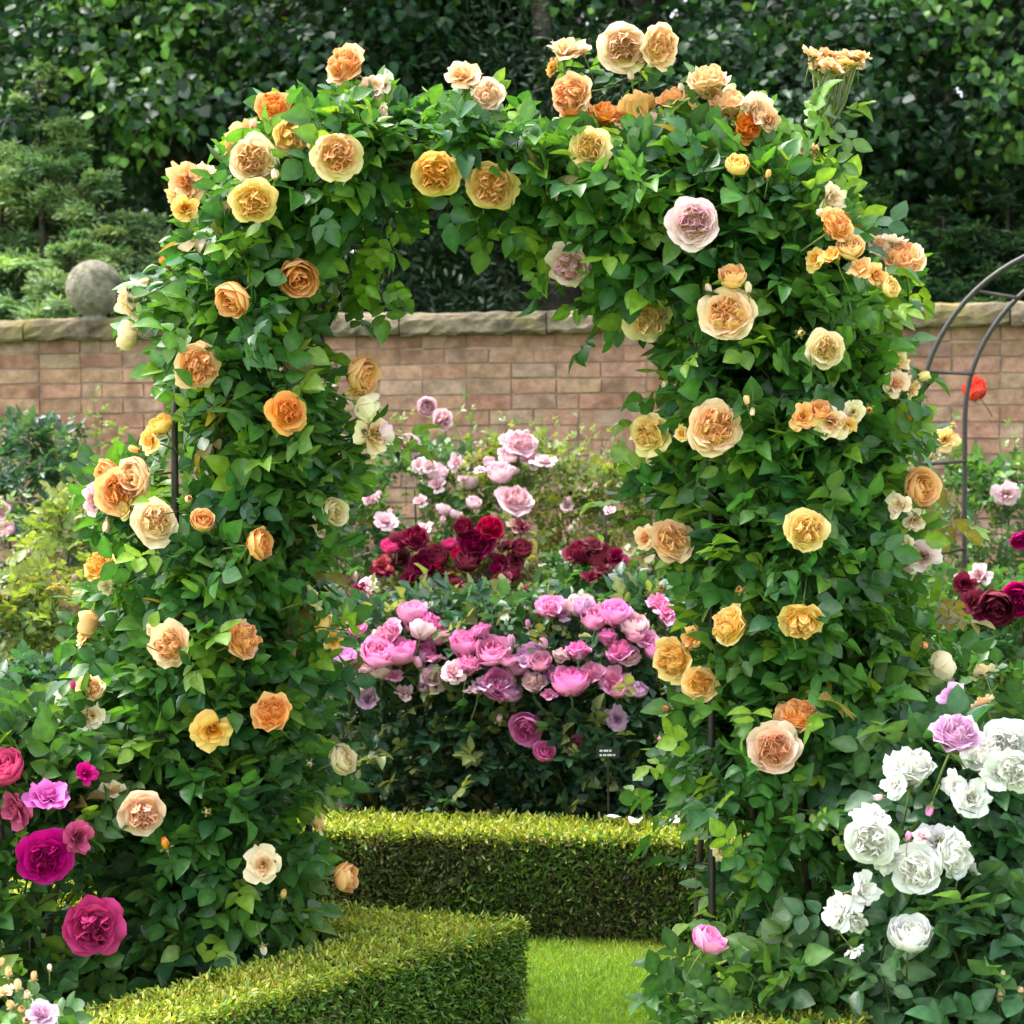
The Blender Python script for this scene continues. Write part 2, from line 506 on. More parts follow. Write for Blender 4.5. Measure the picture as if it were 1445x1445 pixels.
def bloom_mesh(name, style, seed):
    random.seed(seed)
    Vs, Fs, Ts, Tips = [], [], [], []
    def put(t, **kw):
        V, F, tip = petal_grid(**kw)
        b = len(Vs)
        Vs.extend(V); Fs.extend([tuple(i + b for i in f) for f in F])
        Ts.extend([t + random.uniform(-.06, .06)] * len(V))
        Tips.extend(list(tip ** 3))
    U = random.uniform
    if style == 'rosette':
        for n, L, W, e0, e1, wv, t, wr in ((7, .54, .46, 58, 0, .045, 0, .3), (8, .52, .42, 62, 24, .042, .10, .4), (8, .50, .38, 64, 40, .036, .3, .5),
                                        (8, .49, .31, 64, 58, .022, .55, .6), (10, .47, .25, 66, 76, .018, .75, .65)):
            o = U(0, 6.28)
            for k in range(n):
                put(t, phi=o + 6.283 * (k + U(-.2, .2)) / n, r0=.03, z0=-.14, L=L * U(.9, 1.08), W=W * U(.9, 1.1), e0=e0 + U(-6, 6), e1=e1 + U(-14, 14),
                    wrap=wr, wave=wv, notch=U(0, 1))
        # the packed petal bases fill the bowl
        b0 = len(Vs)
        for i_ in range(5):
            for k_ in range(12):
                rr_ = .31 * i_ / 4 + .001
                Vs.append((rr_ * math.cos(6.2832 * k_ / 12), rr_ * math.sin(6.2832 * k_ / 12), .23 - .10 * (i_ / 4) ** 2 + U(-.012, .012)))
                Ts.append(.9); Tips.append(0)
        Fs.extend([(b0 + i_ * 12 + k_, b0 + i_ * 12 + (k_ + 1) % 12, b0 + (i_ + 1) * 12 + (k_ + 1) % 12, b0 + (i_ + 1) * 12 + k_) for i_ in range(4) for k_ in range(12)])
        nq = random.choice((4, 5, 5))
        o = U(0, 6.28)
        for q in range(nq):
            a = o + 6.283 * q / nq
            cx, cy = .15 * math.cos(a), .15 * math.sin(a)
            for j in range(6):
                put(.85 + .05 * j, phi=a + math.pi / 2 + (j - 2.5) * .55 + (math.pi if j % 2 else 0) + U(-.3, .3), r0=.012 + .018 * (j // 2), z0=.04, L=U(.30, .38), W=U(.15, .24), e0=84, e1=U(84, 118),
                    nu=4, nv=4, wrap=.7, wave=.02, cx=cx, cy=cy)
        for j in range(6):
            put(1, phi=U(0, 6.28), r0=.01, z0=.03, L=U(.27, .35), W=.15, e0=86, e1=110, nu=4, nv=4, wrap=.8, wave=.015, cx=U(-.05, .05), cy=U(-.05, .05))
    elif style == 'cup':
        for n, L, W, e0, e1, wv, t, wr in ((5, .62, .62, 22, 98, .018, 0, .55), (5, .64, .58, 30, 108, .018, .1, .6),
                                        (6, .60, .48, 42, 112, .016, .35, .65), (7, .54, .36, 58, 112, .016, .6, .7), (7, .48, .26, 70, 104, .016, .9, .7)):
            o = U(0, 6.28)
            for k in range(n):
                put(t, phi=o + 6.283 * (k + U(-.12, .12)) / n, r0=.06, z0=-.26, L=L * U(.92, 1.06), W=W, e0=e0 + U(-5, 5), e1=e1 + U(-10, 8), wrap=wr, wave=wv)
        for j in range(9):
            put(1, phi=U(0, 6.28), r0=.02, z0=0, L=U(.22, .3), W=.16, e0=86, e1=110, nu=4, nv=4, wrap=.8, wave=.015, cx=U(-.13, .13), cy=U(-.13, .13))
    elif style == 'loose':
        for n, L, W, e0, e1, wv, t, wr in ((6, .54, .40, 40, -25, .05, 0, .2), (6, .50, .36, 52, 20, .05, .2, .3), (7, .42, .28, 65, 55, .04, .6, .4), (8, .34, .2, 74, 75, .035, .95, .5)):
            o = U(0, 6.28)
            for k in range(n):
                if random.random() < .12: continue
                put(t, phi=o + 6.283 * (k + U(-.35, .35)) / n, r0=.03, z0=-.12, L=L * U(.75, 1.1), W=W * U(.7, 1.15), e0=e0 + U(-15, 15), e1=e1 + U(-35, 35), wrap=wr, wave=wv, notch=1)
    elif style == 'bud':
        for n, L, W, e0, e1, t in ((4, .98, .62, 58, 118, 0), (4, .95, .5, 66, 112, .4), (4, .9, .36, 74, 104, .8)):
            o = U(0, 6.28)
            for k in range(n):
                put(t, phi=o + 6.283 * k / n, r0=.04, z0=-.45, L=L * U(.9, 1.05), W=W, e0=e0, e1=e1 + U(-6, 6), wrap=.8, wave=.015)
    V = np.array(Vs)
    ext = np.percentile(np.linalg.norm(V[:, :2], axis=1), 98)
    if style != 'bud': V = V * (.5 / ext)
    else: V = V * .62
    fl = [i for f in Fs for i in f]
    return mesh_np(name, V, fl, [len(f) for f in Fs], None, True, {'t': Ts, 'tip': Tips})


BLOOMS = {'rosette': [bloom_mesh('rosette', 'rosette', 100 + i) for i in range(7)],
          'cup': [bloom_mesh('cupped', 'cup', 200 + i) for i in range(5)],
          'loose': [bloom_mesh('loose', 'loose', 300 + i) for i in range(5)],
          'bud': [bloom_mesh('bud', 'bud', 400 + i) for i in range(3)]}
for k in BLOOMS:
    for me in BLOOMS[k]: me.materials.append(PET['apr'])


def calyx_mesh(seed, zb):
    random.seed(seed)
    mb = MB()
    bend = random.uniform(-.25, .25)
    mb.tube([(0, 0, zb + .06), (0, 0, zb), (0, 0, zb - .09), (0, 0, zb - .15)], [.10, .085, .075, .03], 8)
    mb.tube([(0, 0, zb - .12), (bend * .3, 0, zb - .5), (bend, .05, zb - 1.1)], [.028, .026, .03], 5)
    for k in range(5):
        V, F, _ = petal_grid(6.283 * k / 5, .06, zb, .34, .15, 30, random.uniform(-60, 40), 3, 4, .3, .02)
        mb.add(V, F)
    return mb.mesh('calyx')


CALYX = {'rosette': [calyx_mesh(i, -.16) for i in range(3)], 'cup': [calyx_mesh(10 + i, -.27) for i in range(3)],
         'loose': [calyx_mesh(20 + i, -.14) for i in range(3)], 'bud': [calyx_mesh(30 + i, -.30) for i in range(3)]}
for k in CALYX:
    for me in CALYX[k]: me.materials.append(M_STALK)


def bloom(parent, c, diam, col, style, face, clear=None, name=None, squash=1.0):
    random.seed(int(abs(c[0] * 7919 + c[2] * 104729) * 100) % 1000003)
    face = nrm(face)
    me = random.choice(BLOOMS[style])
    o = bpy.data.objects.new(name or {'bud': 'rose_bud'}.get(style, 'rose_bloom'), me)
    COL.objects.link(o)
    o.parent = parent
    q = Vector(face).to_track_quat('Z', 'Y') @ Quaternion((0, 0, 1), random.uniform(0, 6.28))
    o.location = Vector(c) - parent.location
    o.rotation_mode = 'QUATERNION'
    o.rotation_quaternion = q
    s = float(diam)
    o.scale = (s * random.uniform(.94, 1.06), s * random.uniform(.94, 1.06), s * squash * random.uniform(.9, 1.15))
    o.material_slots[0].link = 'OBJECT'
    o.material_slots[0].material = PET[col]
    k = bpy.data.objects.new('calyx', random.choice(CALYX[style]))
    COL.objects.link(k)
    k.parent = o
    if clear is not None:
        clear.append((np.array(c, float), face, diam * (.5 if style != 'bud' else .3)))
    return o


def facing(c, mode):
    """direction a bloom looks: c camera, u up, l / r to the side, d down; lower-case letters may combine"""
    tocam = nrm(CAM - np.asarray(c))
    v = np.zeros(3)
    for ch in mode:
        v = v + {'c': tocam, 'u': np.array([0, 0, 1.0]), 'l': np.array([-1.0, 0, 0]), 'r': np.array([1.0, 0, 0]), 'd': np.array([0, 0, -0.8]), 'b': np.array([0, .8, 0])}[ch]
    return nrm(v + np.random.default_rng(int(abs(c[0]) * 9000 + abs(c[2]) * 77)).normal(0, .27, 3) + (np.array([0, 0, .12]) if mode == 'c' else 0))


# ------------------------------------------------------------------ the setting
TH = R(9.3)
WX, WY = math.cos(TH), -math.sin(TH)          # direction along the wall (to the right it comes nearer)


def sheet(name, pts, z, mat):
    mb = MB(); mb.add([(x, y, z) for x, y in pts], [tuple(range(len(pts)))])
    o = mb.build(name, mat, None, False)
    return tag(o, kind='structure')


sheet('lawn', [(-150, -150), (150, -150), (150, 150), (-150, 150)], 0.0, M_LAWN)


def wall_y(x): return 10.1 - 0.1638 * x
def hedge_y(x): return 5.93 - 0.1638 * x


sheet('soil', [(-5, hedge_y(-5) + .1), (5, hedge_y(5) + .1), (5, wall_y(5)), (-5, wall_y(-5))], 0.004, M_SOIL)
sheet('soil', [(-.05, 5.0), (-1.75, 5.5), (-3, 3.7), (-1.35, 3.7)], 0.004, M_SOIL)
sheet('soil', [(0.36, 3.92), (1.0, 4.52), (2.2, 5.4), (2.6, 3.5), (1.7, 3.55)], 0.004, M_SOIL)

# ---- brick wall
wall = thing('brick_wall', (0, 10.1, 0), 'old garden wall of weathered pinkish brick under a pale stone coping', 'wall')
mb = MB(); mo = MB()
BC = [(6, (.40, .235, .155)), (4, (.42, .265, .175)), (1.8, (.35, .17, .115)), (2, (.43, .305, .215)), (.9, (.28, .20, .155)), (.6, (.36, .25, .19))]
for row in range(26):
    s = -6.0 + (row % 2) * .118
    zc = 2.05 - .0405 - row * .081
    while s < 6:
        ln = random.choice((.236, .236, .236, .236, .118)) if row % 3 else random.choice((.236, .236, .118, .236))
        ctr = s + ln / 2
        col = pick(BC, 1, .06)[0] * .55 + np.array((.395, .245, .165)) * .45
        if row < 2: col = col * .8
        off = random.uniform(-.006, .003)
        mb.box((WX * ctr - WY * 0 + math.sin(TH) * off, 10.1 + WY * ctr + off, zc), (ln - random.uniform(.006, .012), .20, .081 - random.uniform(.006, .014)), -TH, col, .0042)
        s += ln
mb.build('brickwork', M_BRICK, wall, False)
mo.box((0, 10.1, 1.015), (12.1, .188, 2.06), -TH)
mo.build('mortar', M_MORTAR, wall, False)
s = -6.0
while s < 6:
    ln = random.uniform(.52, .95)
    m2 = MB()
    nseg = 16
    h = random.uniform(-.004, .006)
    prof = [(-.150, .004), (-.160, .02), (-.160, .05), (-.158, .082), (-.142, .108), (-.10, .122), (.06, .128), (.15, .11), (.16, .01)]
    vs, fs = [], []
    cb = np.array((1, 1, 1)) * random.uniform(.7, 1.15) * np.array((1, random.uniform(.95, 1.02), random.uniform(.85, 1.0)))
    for i in range(nseg + 1):
        t = s + .004 + (ln - .008) * i / nseg
        for (py_, pz_) in prof:
            jy, jz = random.uniform(-.007, .007), random.uniform(-.006, .006)
            vs.append((WX * t + math.sin(TH) * (py_ + jy), 10.1 + WY * t + math.cos(TH) * (py_ + jy), 2.034 + pz_ + jz + h))
    k = len(prof)
    for i in range(nseg):
        for j in range(k):
            fs.append((i * k + j, i * k + (j + 1) % k, (i + 1) * k + (j + 1) % k, (i + 1) * k + j))
    fs += [tuple(range(k))[::-1], tuple(nseg * k + j for j in range(k))]
    m2.add(vs, fs, tuple(cb))
    m2.build('coping_stone', M_STONE, wall, False)
    s += ln

# ---- stone ball on the coping
c = at(133, 407, 10.42)
ball = MB()
prof = [(.075, -.21), (.085, -.19), (.085, -.165), (.055, -.15)] + [(.153 * math.sin(R(a)), -.153 * math.cos(R(a))) for a in range(22, 181, 8)]
n = 40
vs = [(r_ * math.cos(6.2832 * k / n), r_ * math.sin(6.2832 * k / n), z_) for r_, z_ in prof for k in range(n)]
fs = [(i * n + k, i * n + (k + 1) % n, (i + 1) * n + (k + 1) % n, (i + 1) * n + k) for i in range(len(prof) - 1) for k in range(n)]
ball.add(vs, fs)
o = ball.build('stone_ball', M_BALL)
o.location = c
tag(o, 'weathered grey stone ball finial sitting on the wall coping', 'finial')

# ---- hedges
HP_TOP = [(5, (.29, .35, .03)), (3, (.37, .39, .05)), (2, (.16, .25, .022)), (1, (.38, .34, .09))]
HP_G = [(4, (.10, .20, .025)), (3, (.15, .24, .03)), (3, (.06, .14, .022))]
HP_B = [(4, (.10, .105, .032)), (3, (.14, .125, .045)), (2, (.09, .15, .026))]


def hedge(label, loc, segs, dens, leafsize, zb=.02):
    """segs: (x0, y0, x1, y1, width, height)"""
    t = thing('box_hedge', loc, label, 'hedge', 'clipped low hedges around the beds')
    core = MB(); fo = Fol()
    for si, (x0, y0, x1, y1, w, h) in enumerate(segs):
        L = math.hypot(x1 - x0, y1 - y0); a = math.atan2(y1 - y0, x1 - x0)
        d = np.array([math.cos(a), math.sin(a), 0]); nn = np.array([-d[1], d[0], 0]); up = np.array([0, 0, 1.0])
        core.box(((x0 + x1) / 2, (y0 + y1) / 2, h / 2 - .01 + .003 * si), (L - .04, w - .045, h - .045), a)
        for face, area in (('top', L * w), ('s', L * h), ('n', L * h), ('e0', w * h), ('e1', w * h)):
            m = int(dens * area)
            q, r_ = rng.random(m), rng.random(m)
            o3 = np.array([x0, y0, 0.0])
            dep = np.abs(rng.normal(0, .011, m)) - .006
            if face == 'top':
                P = o3 + d * (q * L)[:, None] + nn * ((r_ - .5) * w)[:, None]; P[:, 2] = h - .012; out = np.tile(up, (m, 1))
            elif face in 'sn':
                sg = -1 if face == 's' else 1
                P = o3 + d * (q * L)[:, None] + nn * (sg * w / 2); P[:, 2] = zb + (h - zb) * r_; out = np.tile(nn * sg, (m, 1))
            else:
                sg = -1 if face == 'e0' else 1
                P = o3 + d * (0 if sg < 0 else L) + nn * ((q - .5) * w)[:, None]; P[:, 2] = zb + (h - zb) * r_; out = np.tile(d * sg, (m, 1))
            lump = .006 * np.sin(P[:, 0] * 17 + P[:, 2] * 11) * np.cos(P[:, 1] * 13 + P[:, 2] * 23) + .004 * np.sin(P[:, 0] * 47 + P[:, 1] * 39 + P[:, 2] * 51)
            P = P + out * (lump - dep - .008)[:, None]
            ax = out * .75 + rng.normal(0, .62, (m, 3)) + up * (.35 if face != 'top' else .1)
            nr = rng.normal(0, .6, (m, 3)) + out * .5 + up * .5
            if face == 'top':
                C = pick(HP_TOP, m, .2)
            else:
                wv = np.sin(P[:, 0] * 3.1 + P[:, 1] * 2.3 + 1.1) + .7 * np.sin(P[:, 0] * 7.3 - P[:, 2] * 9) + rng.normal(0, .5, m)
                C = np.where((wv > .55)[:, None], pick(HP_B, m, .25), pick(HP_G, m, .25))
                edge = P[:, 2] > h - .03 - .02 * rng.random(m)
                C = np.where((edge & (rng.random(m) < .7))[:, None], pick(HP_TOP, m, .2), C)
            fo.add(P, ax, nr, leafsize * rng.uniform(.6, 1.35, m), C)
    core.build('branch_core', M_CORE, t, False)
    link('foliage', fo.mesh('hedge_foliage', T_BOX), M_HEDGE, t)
    return t


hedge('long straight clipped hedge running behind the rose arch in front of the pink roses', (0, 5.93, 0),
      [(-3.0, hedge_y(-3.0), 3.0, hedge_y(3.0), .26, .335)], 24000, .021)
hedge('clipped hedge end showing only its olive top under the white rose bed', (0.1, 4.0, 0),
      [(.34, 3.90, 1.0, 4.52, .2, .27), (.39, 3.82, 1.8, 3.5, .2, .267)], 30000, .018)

def hedge_bend(label, loc, poly, h, dens, leafsize, zb=.02):
    """a clipped hedge on a counter-clockwise footprint"""
    t = thing('box_hedge', loc, label, 'hedge', 'clipped low hedges around the beds')
    pg = np.array(poly, float); n = len(pg)
    up = np.array([0, 0, 1.0])
    core = MB(); fo = Fol()
    ins = []
    for i in range(n):
        a, b, c = pg[i - 1], pg[i], pg[(i + 1) % n]
        n1 = np.array([-(b - a)[1], (b - a)[0]]); n1 /= np.linalg.norm(n1)
        n2 = np.array([-(c - b)[1], (c - b)[0]]); n2 /= np.linalg.norm(n2)
        m_ = n1 + n2; m_ = m_ / max(np.dot(m_, n1), .35)
        ins.append(b + m_ * .024)
    vs = [(x, y, 0) for x, y in ins] + [(x, y, h - .026) for x, y in ins]
    core.add(vs, [tuple(range(n, 2 * n))] + [(i, (i + 1) % n, n + (i + 1) % n, n + i) for i in range(n)])
    core.build('branch_core', M_CORE, t, False)

    def place(P, out, top):
        m = len(P)
        lump = .005 * np.sin(P[:, 0] * 17 + P[:, 2] * 11) * np.cos(P[:, 1] * 13 + P[:, 2] * 23) + .003 * np.sin(P[:, 0] * 47 + P[:, 1] * 39 + P[:, 2] * 51)
        P = P + out * (lump - np.abs(rng.normal(0, .010, m)) - .004)[:, None]
        ax = out * .75 + rng.normal(0, .62, (m, 3)) + up * (.1 if top else .35)
        nr = rng.normal(0, .6, (m, 3)) + out * .5 + up * .5
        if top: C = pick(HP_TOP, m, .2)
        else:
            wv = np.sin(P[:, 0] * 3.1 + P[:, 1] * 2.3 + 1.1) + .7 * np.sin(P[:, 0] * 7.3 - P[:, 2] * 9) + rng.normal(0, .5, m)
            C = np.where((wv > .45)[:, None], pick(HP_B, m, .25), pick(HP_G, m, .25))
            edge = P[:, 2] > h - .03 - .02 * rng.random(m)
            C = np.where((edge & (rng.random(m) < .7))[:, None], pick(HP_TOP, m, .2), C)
        fo.add(P, ax, nr, leafsize * rng.uniform(.6, 1.35, m), C)
    lo, hi = pg.min(0), pg.max(0)
    m = int(dens * (hi - lo).prod())
    Q = lo + rng.random((m, 2)) * (hi - lo)
    ins_ = np.zeros(m, bool)
    for i in range(n):
        a, b = pg[i], pg[(i + 1) % n]
        c_ = ((a[1] > Q[:, 1]) != (b[1] > Q[:, 1])) & (Q[:, 0] < (b[0] - a[0]) * (Q[:, 1] - a[1]) / (b[1] - a[1] + 1e-12) + a[0])
        ins_ ^= c_
    Q = Q[ins_]
    place(np.column_stack([Q, np.full(len(Q), h - .012)]), np.tile(up, (len(Q), 1)), True)
    for i in range(n):
        a, b = pg[i], pg[(i + 1) % n]
        L = np.linalg.norm(b - a); d = (b - a) / L
        m = int(dens * L * h)
        q = rng.random(m)
        P = np.column_stack([a[0] + d[0] * q * L, a[1] + d[1] * q * L, zb + (h - zb) * rng.random(m)])
        place(P, np.tile([d[1], -d[0], 0], (m, 1)), False)
    link('foliage', fo.mesh('hedge_foliage', T_BOX), M_HEDGE, t)
    return t


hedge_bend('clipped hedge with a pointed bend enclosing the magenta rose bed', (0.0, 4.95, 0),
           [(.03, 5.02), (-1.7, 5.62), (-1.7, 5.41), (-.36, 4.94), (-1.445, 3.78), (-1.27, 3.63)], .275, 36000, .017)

# ---- grass
fo = Fol()
m = 90000
X = rng.uniform(-.25, 1.25, m); Y = rng.uniform(3.95, 6.0, m)
kp = (X > .04) | (Y > 5.06 - X * .35)
X, Y = X[kp], Y[kp]; m = len(X)
P = np.stack([X, Y, np.full(m, -.002)], 1)
ax = rng.normal(0, .42, (m, 3)); ax[:, 2] = 1
pt = np.sin(X * 5 + Y * 3) + np.sin(X * 3 - Y * 6.5) + rng.normal(0, .7, m)
C = np.where((pt > .3)[:, None], pick([(2, (.28, .36, .04)), (1, (.36, .40, .08))], m), pick([(3, (.17, .30, .03)), (2, (.23, .35, .03))], m))
fo.add(P, ax, rng.normal(0, 1, (m, 3)), rng.uniform(.014, .034, m), C)
tag(link('grass', fo.mesh('grass', T_BLADE, wj=.4), M_GRASS), kind='stuff')

# ------------------------------------------------------------------ trees behind the wall
def crown_leaves(fo, clumps, per, leaf, pal, spread, hang=.5, light=None):
    for (c, rad, outv) in clumps:
        n = max(6, int(per * rng.uniform(.6, 1.4)))
        off = rng.normal(0, 1, (n, 3)) * np.array([spread, spread, spread * .62])
        P = c + off
        out = nrm(off + outv * spread * 1.2 + np.array([0, 0, .1]))
        ax = nrm(out * .55 + rng.normal(0, .5, (n, 3)) + np.array([0, 0, -hang]))
        nn = np.array([0, 0, .6]) + out * .45 + rng.normal(0, .6, (n, 3))
        C = pick(pal, n, .2) * rng.uniform(.75, 1.25)
        if light is not None and rng.random() < light[0]:
            C = pick(light[1], n, .2)
        fo.add(P, ax, nn, leaf * rng.uniform(.6, 1.25, n), np.clip(C, .003, .6))


def tree(name, label, cat, base, trunk_r, top, ells, nclump, per, leaf, pal, spread=.24, tmpl=T_LIME, group=None, light=None, mat=None, limbs=16, hang=.5, sprays=()):
    t = thing(name, base, label, cat, group)
    b = np.array(base, float)
    mbt = MB()
    pts = [b + np.array([.12 * math.sin(q * 3 + b[0]), .1 * math.cos(q * 2.3), q * top]) for q in np.linspace(0, 1, 9)]
    pts[0][2] = -.05
    mbt.tube(pts, [trunk_r * (1.25 if i == 0 else 1 - .85 * i / 8) for i in range(9)], 12)
    clumps = []
    w = np.array([e[3] * e[4] * e[5] for e in ells])
    nb = max(8, nclump // 17)
    for _ in range(nb):                        # boughs, each carrying a drooping spread of leaf clumps
        e = ells[rng.choice(len(ells), p=w / w.sum())]
        v = nrm(rng.normal(size=3)); r_ = rng.random() ** .40
        bc = np.array(e[:3]) + v * r_ * np.array(e[3:])
        sz = rng.uniform(.20, .40)
        for _k in range(17):
            o_ = rng.normal(0, 1, 3) * np.array([sz, sz, sz * .45])
            o_[2] -= .55 * max(0.0, np.hypot(o_[0], o_[1]) - sz * .5)
            clumps.append((bc + o_, 0, nrm(v * .5 + o_)))
    for i in rng.choice(len(clumps), min(limbs, len(clumps)), replace=False):
        c = clumps[i][0]
        q = np.clip((c[2] - b[2]) / top * .75, .12, .93)
        s0 = pts[int(q * 8)]
        mid = (s0 + c) / 2 + np.array([0, 0, .25]) + rng.normal(0, .1, 3)
        mbt.tube([s0, mid, c], [trunk_r * .22, trunk_r * .12, .010], 6)
    mbt.build('trunk', M_BARK, t)
    fo = Fol()
    crown_leaves(fo, clumps, per, leaf, pal, spread, hang, light)
    for (sx, sy, sd, ns, sr) in sprays:        # lighter leafy sprays at the outside of the crown
        c0 = at(sx, sy, sd)
        crown_leaves(fo, [(c0 + rng.normal(0, 1, 3) * np.array([sr * .6, sr * .5, sr]), 0, np.array([0, -1.0, .2])) for _ in range(ns)], 34, leaf, LIME_L, .12, .7)
    link('crown', fo.mesh('crown', tmpl), mat or M_TREE, t)
    return t


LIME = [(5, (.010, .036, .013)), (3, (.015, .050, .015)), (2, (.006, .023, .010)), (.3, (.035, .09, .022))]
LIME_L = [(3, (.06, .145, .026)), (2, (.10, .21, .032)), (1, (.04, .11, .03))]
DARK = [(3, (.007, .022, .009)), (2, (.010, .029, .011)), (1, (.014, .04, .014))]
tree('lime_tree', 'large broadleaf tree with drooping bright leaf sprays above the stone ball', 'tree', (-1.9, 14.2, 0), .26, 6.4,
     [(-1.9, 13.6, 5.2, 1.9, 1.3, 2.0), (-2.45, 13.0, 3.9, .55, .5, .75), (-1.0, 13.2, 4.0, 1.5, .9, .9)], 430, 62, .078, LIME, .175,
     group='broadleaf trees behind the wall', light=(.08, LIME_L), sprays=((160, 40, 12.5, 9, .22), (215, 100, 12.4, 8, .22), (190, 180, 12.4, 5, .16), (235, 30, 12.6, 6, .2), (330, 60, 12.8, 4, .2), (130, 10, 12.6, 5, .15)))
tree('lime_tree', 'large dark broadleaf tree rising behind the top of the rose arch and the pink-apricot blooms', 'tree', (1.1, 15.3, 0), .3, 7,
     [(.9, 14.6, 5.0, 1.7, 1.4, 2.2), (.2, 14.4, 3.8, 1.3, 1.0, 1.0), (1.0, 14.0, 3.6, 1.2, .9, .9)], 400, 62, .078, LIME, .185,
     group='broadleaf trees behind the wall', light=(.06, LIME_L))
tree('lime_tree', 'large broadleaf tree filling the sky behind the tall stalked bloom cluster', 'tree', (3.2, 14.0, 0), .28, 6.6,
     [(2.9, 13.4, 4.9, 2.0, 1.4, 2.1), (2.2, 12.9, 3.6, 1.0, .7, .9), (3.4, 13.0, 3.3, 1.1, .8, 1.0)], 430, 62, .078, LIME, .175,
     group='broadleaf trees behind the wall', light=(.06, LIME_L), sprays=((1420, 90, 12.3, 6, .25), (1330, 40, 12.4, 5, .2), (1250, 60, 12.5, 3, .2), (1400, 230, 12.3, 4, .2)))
tree('dark_tree', 'dark tree deep in shade seen through the arch opening above the wall', 'tree', (.2, 13.0, 0), .3, 4.6,  # near-black shade behind the opening, put into the leaf colour of a dense crown
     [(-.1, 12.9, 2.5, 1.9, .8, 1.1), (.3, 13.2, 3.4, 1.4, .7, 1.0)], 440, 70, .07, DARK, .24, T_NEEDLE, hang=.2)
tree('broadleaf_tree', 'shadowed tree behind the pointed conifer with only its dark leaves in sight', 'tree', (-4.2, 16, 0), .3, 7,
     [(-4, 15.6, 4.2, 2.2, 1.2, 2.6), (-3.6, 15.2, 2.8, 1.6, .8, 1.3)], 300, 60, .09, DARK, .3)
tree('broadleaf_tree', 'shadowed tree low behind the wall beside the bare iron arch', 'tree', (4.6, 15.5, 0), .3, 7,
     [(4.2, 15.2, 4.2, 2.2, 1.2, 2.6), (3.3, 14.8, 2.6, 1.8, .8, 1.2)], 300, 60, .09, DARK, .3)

# feathery conifer and shrubs just behind the wall
def feathery(name, label, cat, base, leaders, pal, twig=.30):
    t = thing(name, base, label, cat)
    fo = Fol(); tr = MB()
    for (x, y, z, rx, h, nsp) in leaders:      # each leader: tip position, width, height of its skirt
        tr.tube([(x + .05, y + .05, -.02), (x + .02, y, z * .5), (x, y, z - .1)], [.05, .035, .008], 7)
        q = rng.random(nsp) ** .75
        zz = z - q * h
        a = rng.uniform(0, 6.283, nsp)
        ln = (.10 + rx * q) * rng.uniform(.55, 1.1, nsp)
        base_ = np.stack([x + .02 * np.cos(a), y + .02 * np.sin(a), zz], 1)
        dr = nrm(np.stack([np.cos(a), np.sin(a), np.full(nsp, .55)], 1) + rng.normal(0, .2, (nsp, 3)))
        for i in range(nsp):
            L = ln[i]
            pts = [base_[i] + dr[i] * L * s_ - np.array([0, 0, .30 * L * s_ * s_]) for s_ in (0, .5, 1)]
            tr.tube(pts, [.008, .006, .002], 3, cap=False)
            m = int(18 + 70 * L)
            s_ = rng.random(m) ** .7
            P0 = base_[i] + dr[i] * (L * s_)[:, None]; P0[:, 2] -= .30 * L * s_ * s_
            sd = nrm(np.cross(dr[i], [0, 0, 1]))
            sgn = rng.choice([-1, 1], m)
            tw = nrm(dr[i] * .7 + sd * sgn[:, None] * .8 + rng.normal(0, .25, (m, 3)))
            tl = twig * (.35 + .65 * (1 - s_)) * min(1, L / .4)
            col = pick(pal, 1, .16)
            for k in range(6):
                f_ = (k + .5) / 6
                P = P0 + tw * (tl * f_)[:, None]; P[:, 2] -= .25 * tl * f_ * f_
                s2 = nrm(np.cross(tw, [0, 0, 1.0])) * (1 if k % 2 else -1)
                fo.add(P, tw * .7 + s2 * .6 + rng.normal(0, .25, (m, 3)), np.array([0, 0, .8]) + rng.normal(0, .4, (m, 3)), rng.uniform(.035, .065, m), col * rng.uniform(.8, 1.2, (m, 1)))
    tr.build('trunk', M_BARK, t)
    link('crown', fo.mesh('feathery', T_NEEDLE, wj=.3), M_TREE, t)


FEA = [(3, (.20, .31, .155)), (2, (.27, .37, .17)), (2, (.13, .22, .115))]
FEA_D = [(3, (.03, .075, .03)), (2, (.045, .105, .032)), (2, (.022, .055, .028))]
feathery('conifer', 'feathery pale green conifer with one pointed leader standing behind the stone ball', 'conifer', (xat(65, 12.2), 12.2, 0),
         [(xat(65, 12.2), 12.2, zat(88, 12.2), .75, 2.2, 90), (xat(10, 12.4), 12.4, zat(205, 12.4), .6, 1.5, 60), (xat(150, 12.1), 12.1, zat(240, 12.1), .55, 1.2, 60),
          (xat(215, 12.2), 12.2, zat(285, 12.2), .45, .95, 45), (xat(110, 11.7), 11.7, zat(330, 11.7), .5, .7, 40), (xat(-80, 12.2), 12.2, zat(160, 12.2), .8, 1.8, 50)], FEA)
feathery('evergreen_shrub', 'loose dark evergreen shrub behind the wall below the stalked bloom cluster', 'shrub', (xat(1240, 12), 12, 0),
         [(xat(1230, 12), 12, zat(245, 12), .6, 1.1, 60), (xat(1330, 12), 12, zat(290, 12), .6, .9, 60), (xat(1420, 12.2), 12.2, zat(250, 12), .6, 1.1, 60), (xat(1530, 12.2), 12.2, zat(280, 12), .7, 1.2, 50),
          (xat(1150, 12.3), 12.3, zat(330, 12), .5, .8, 40)], FEA_D)

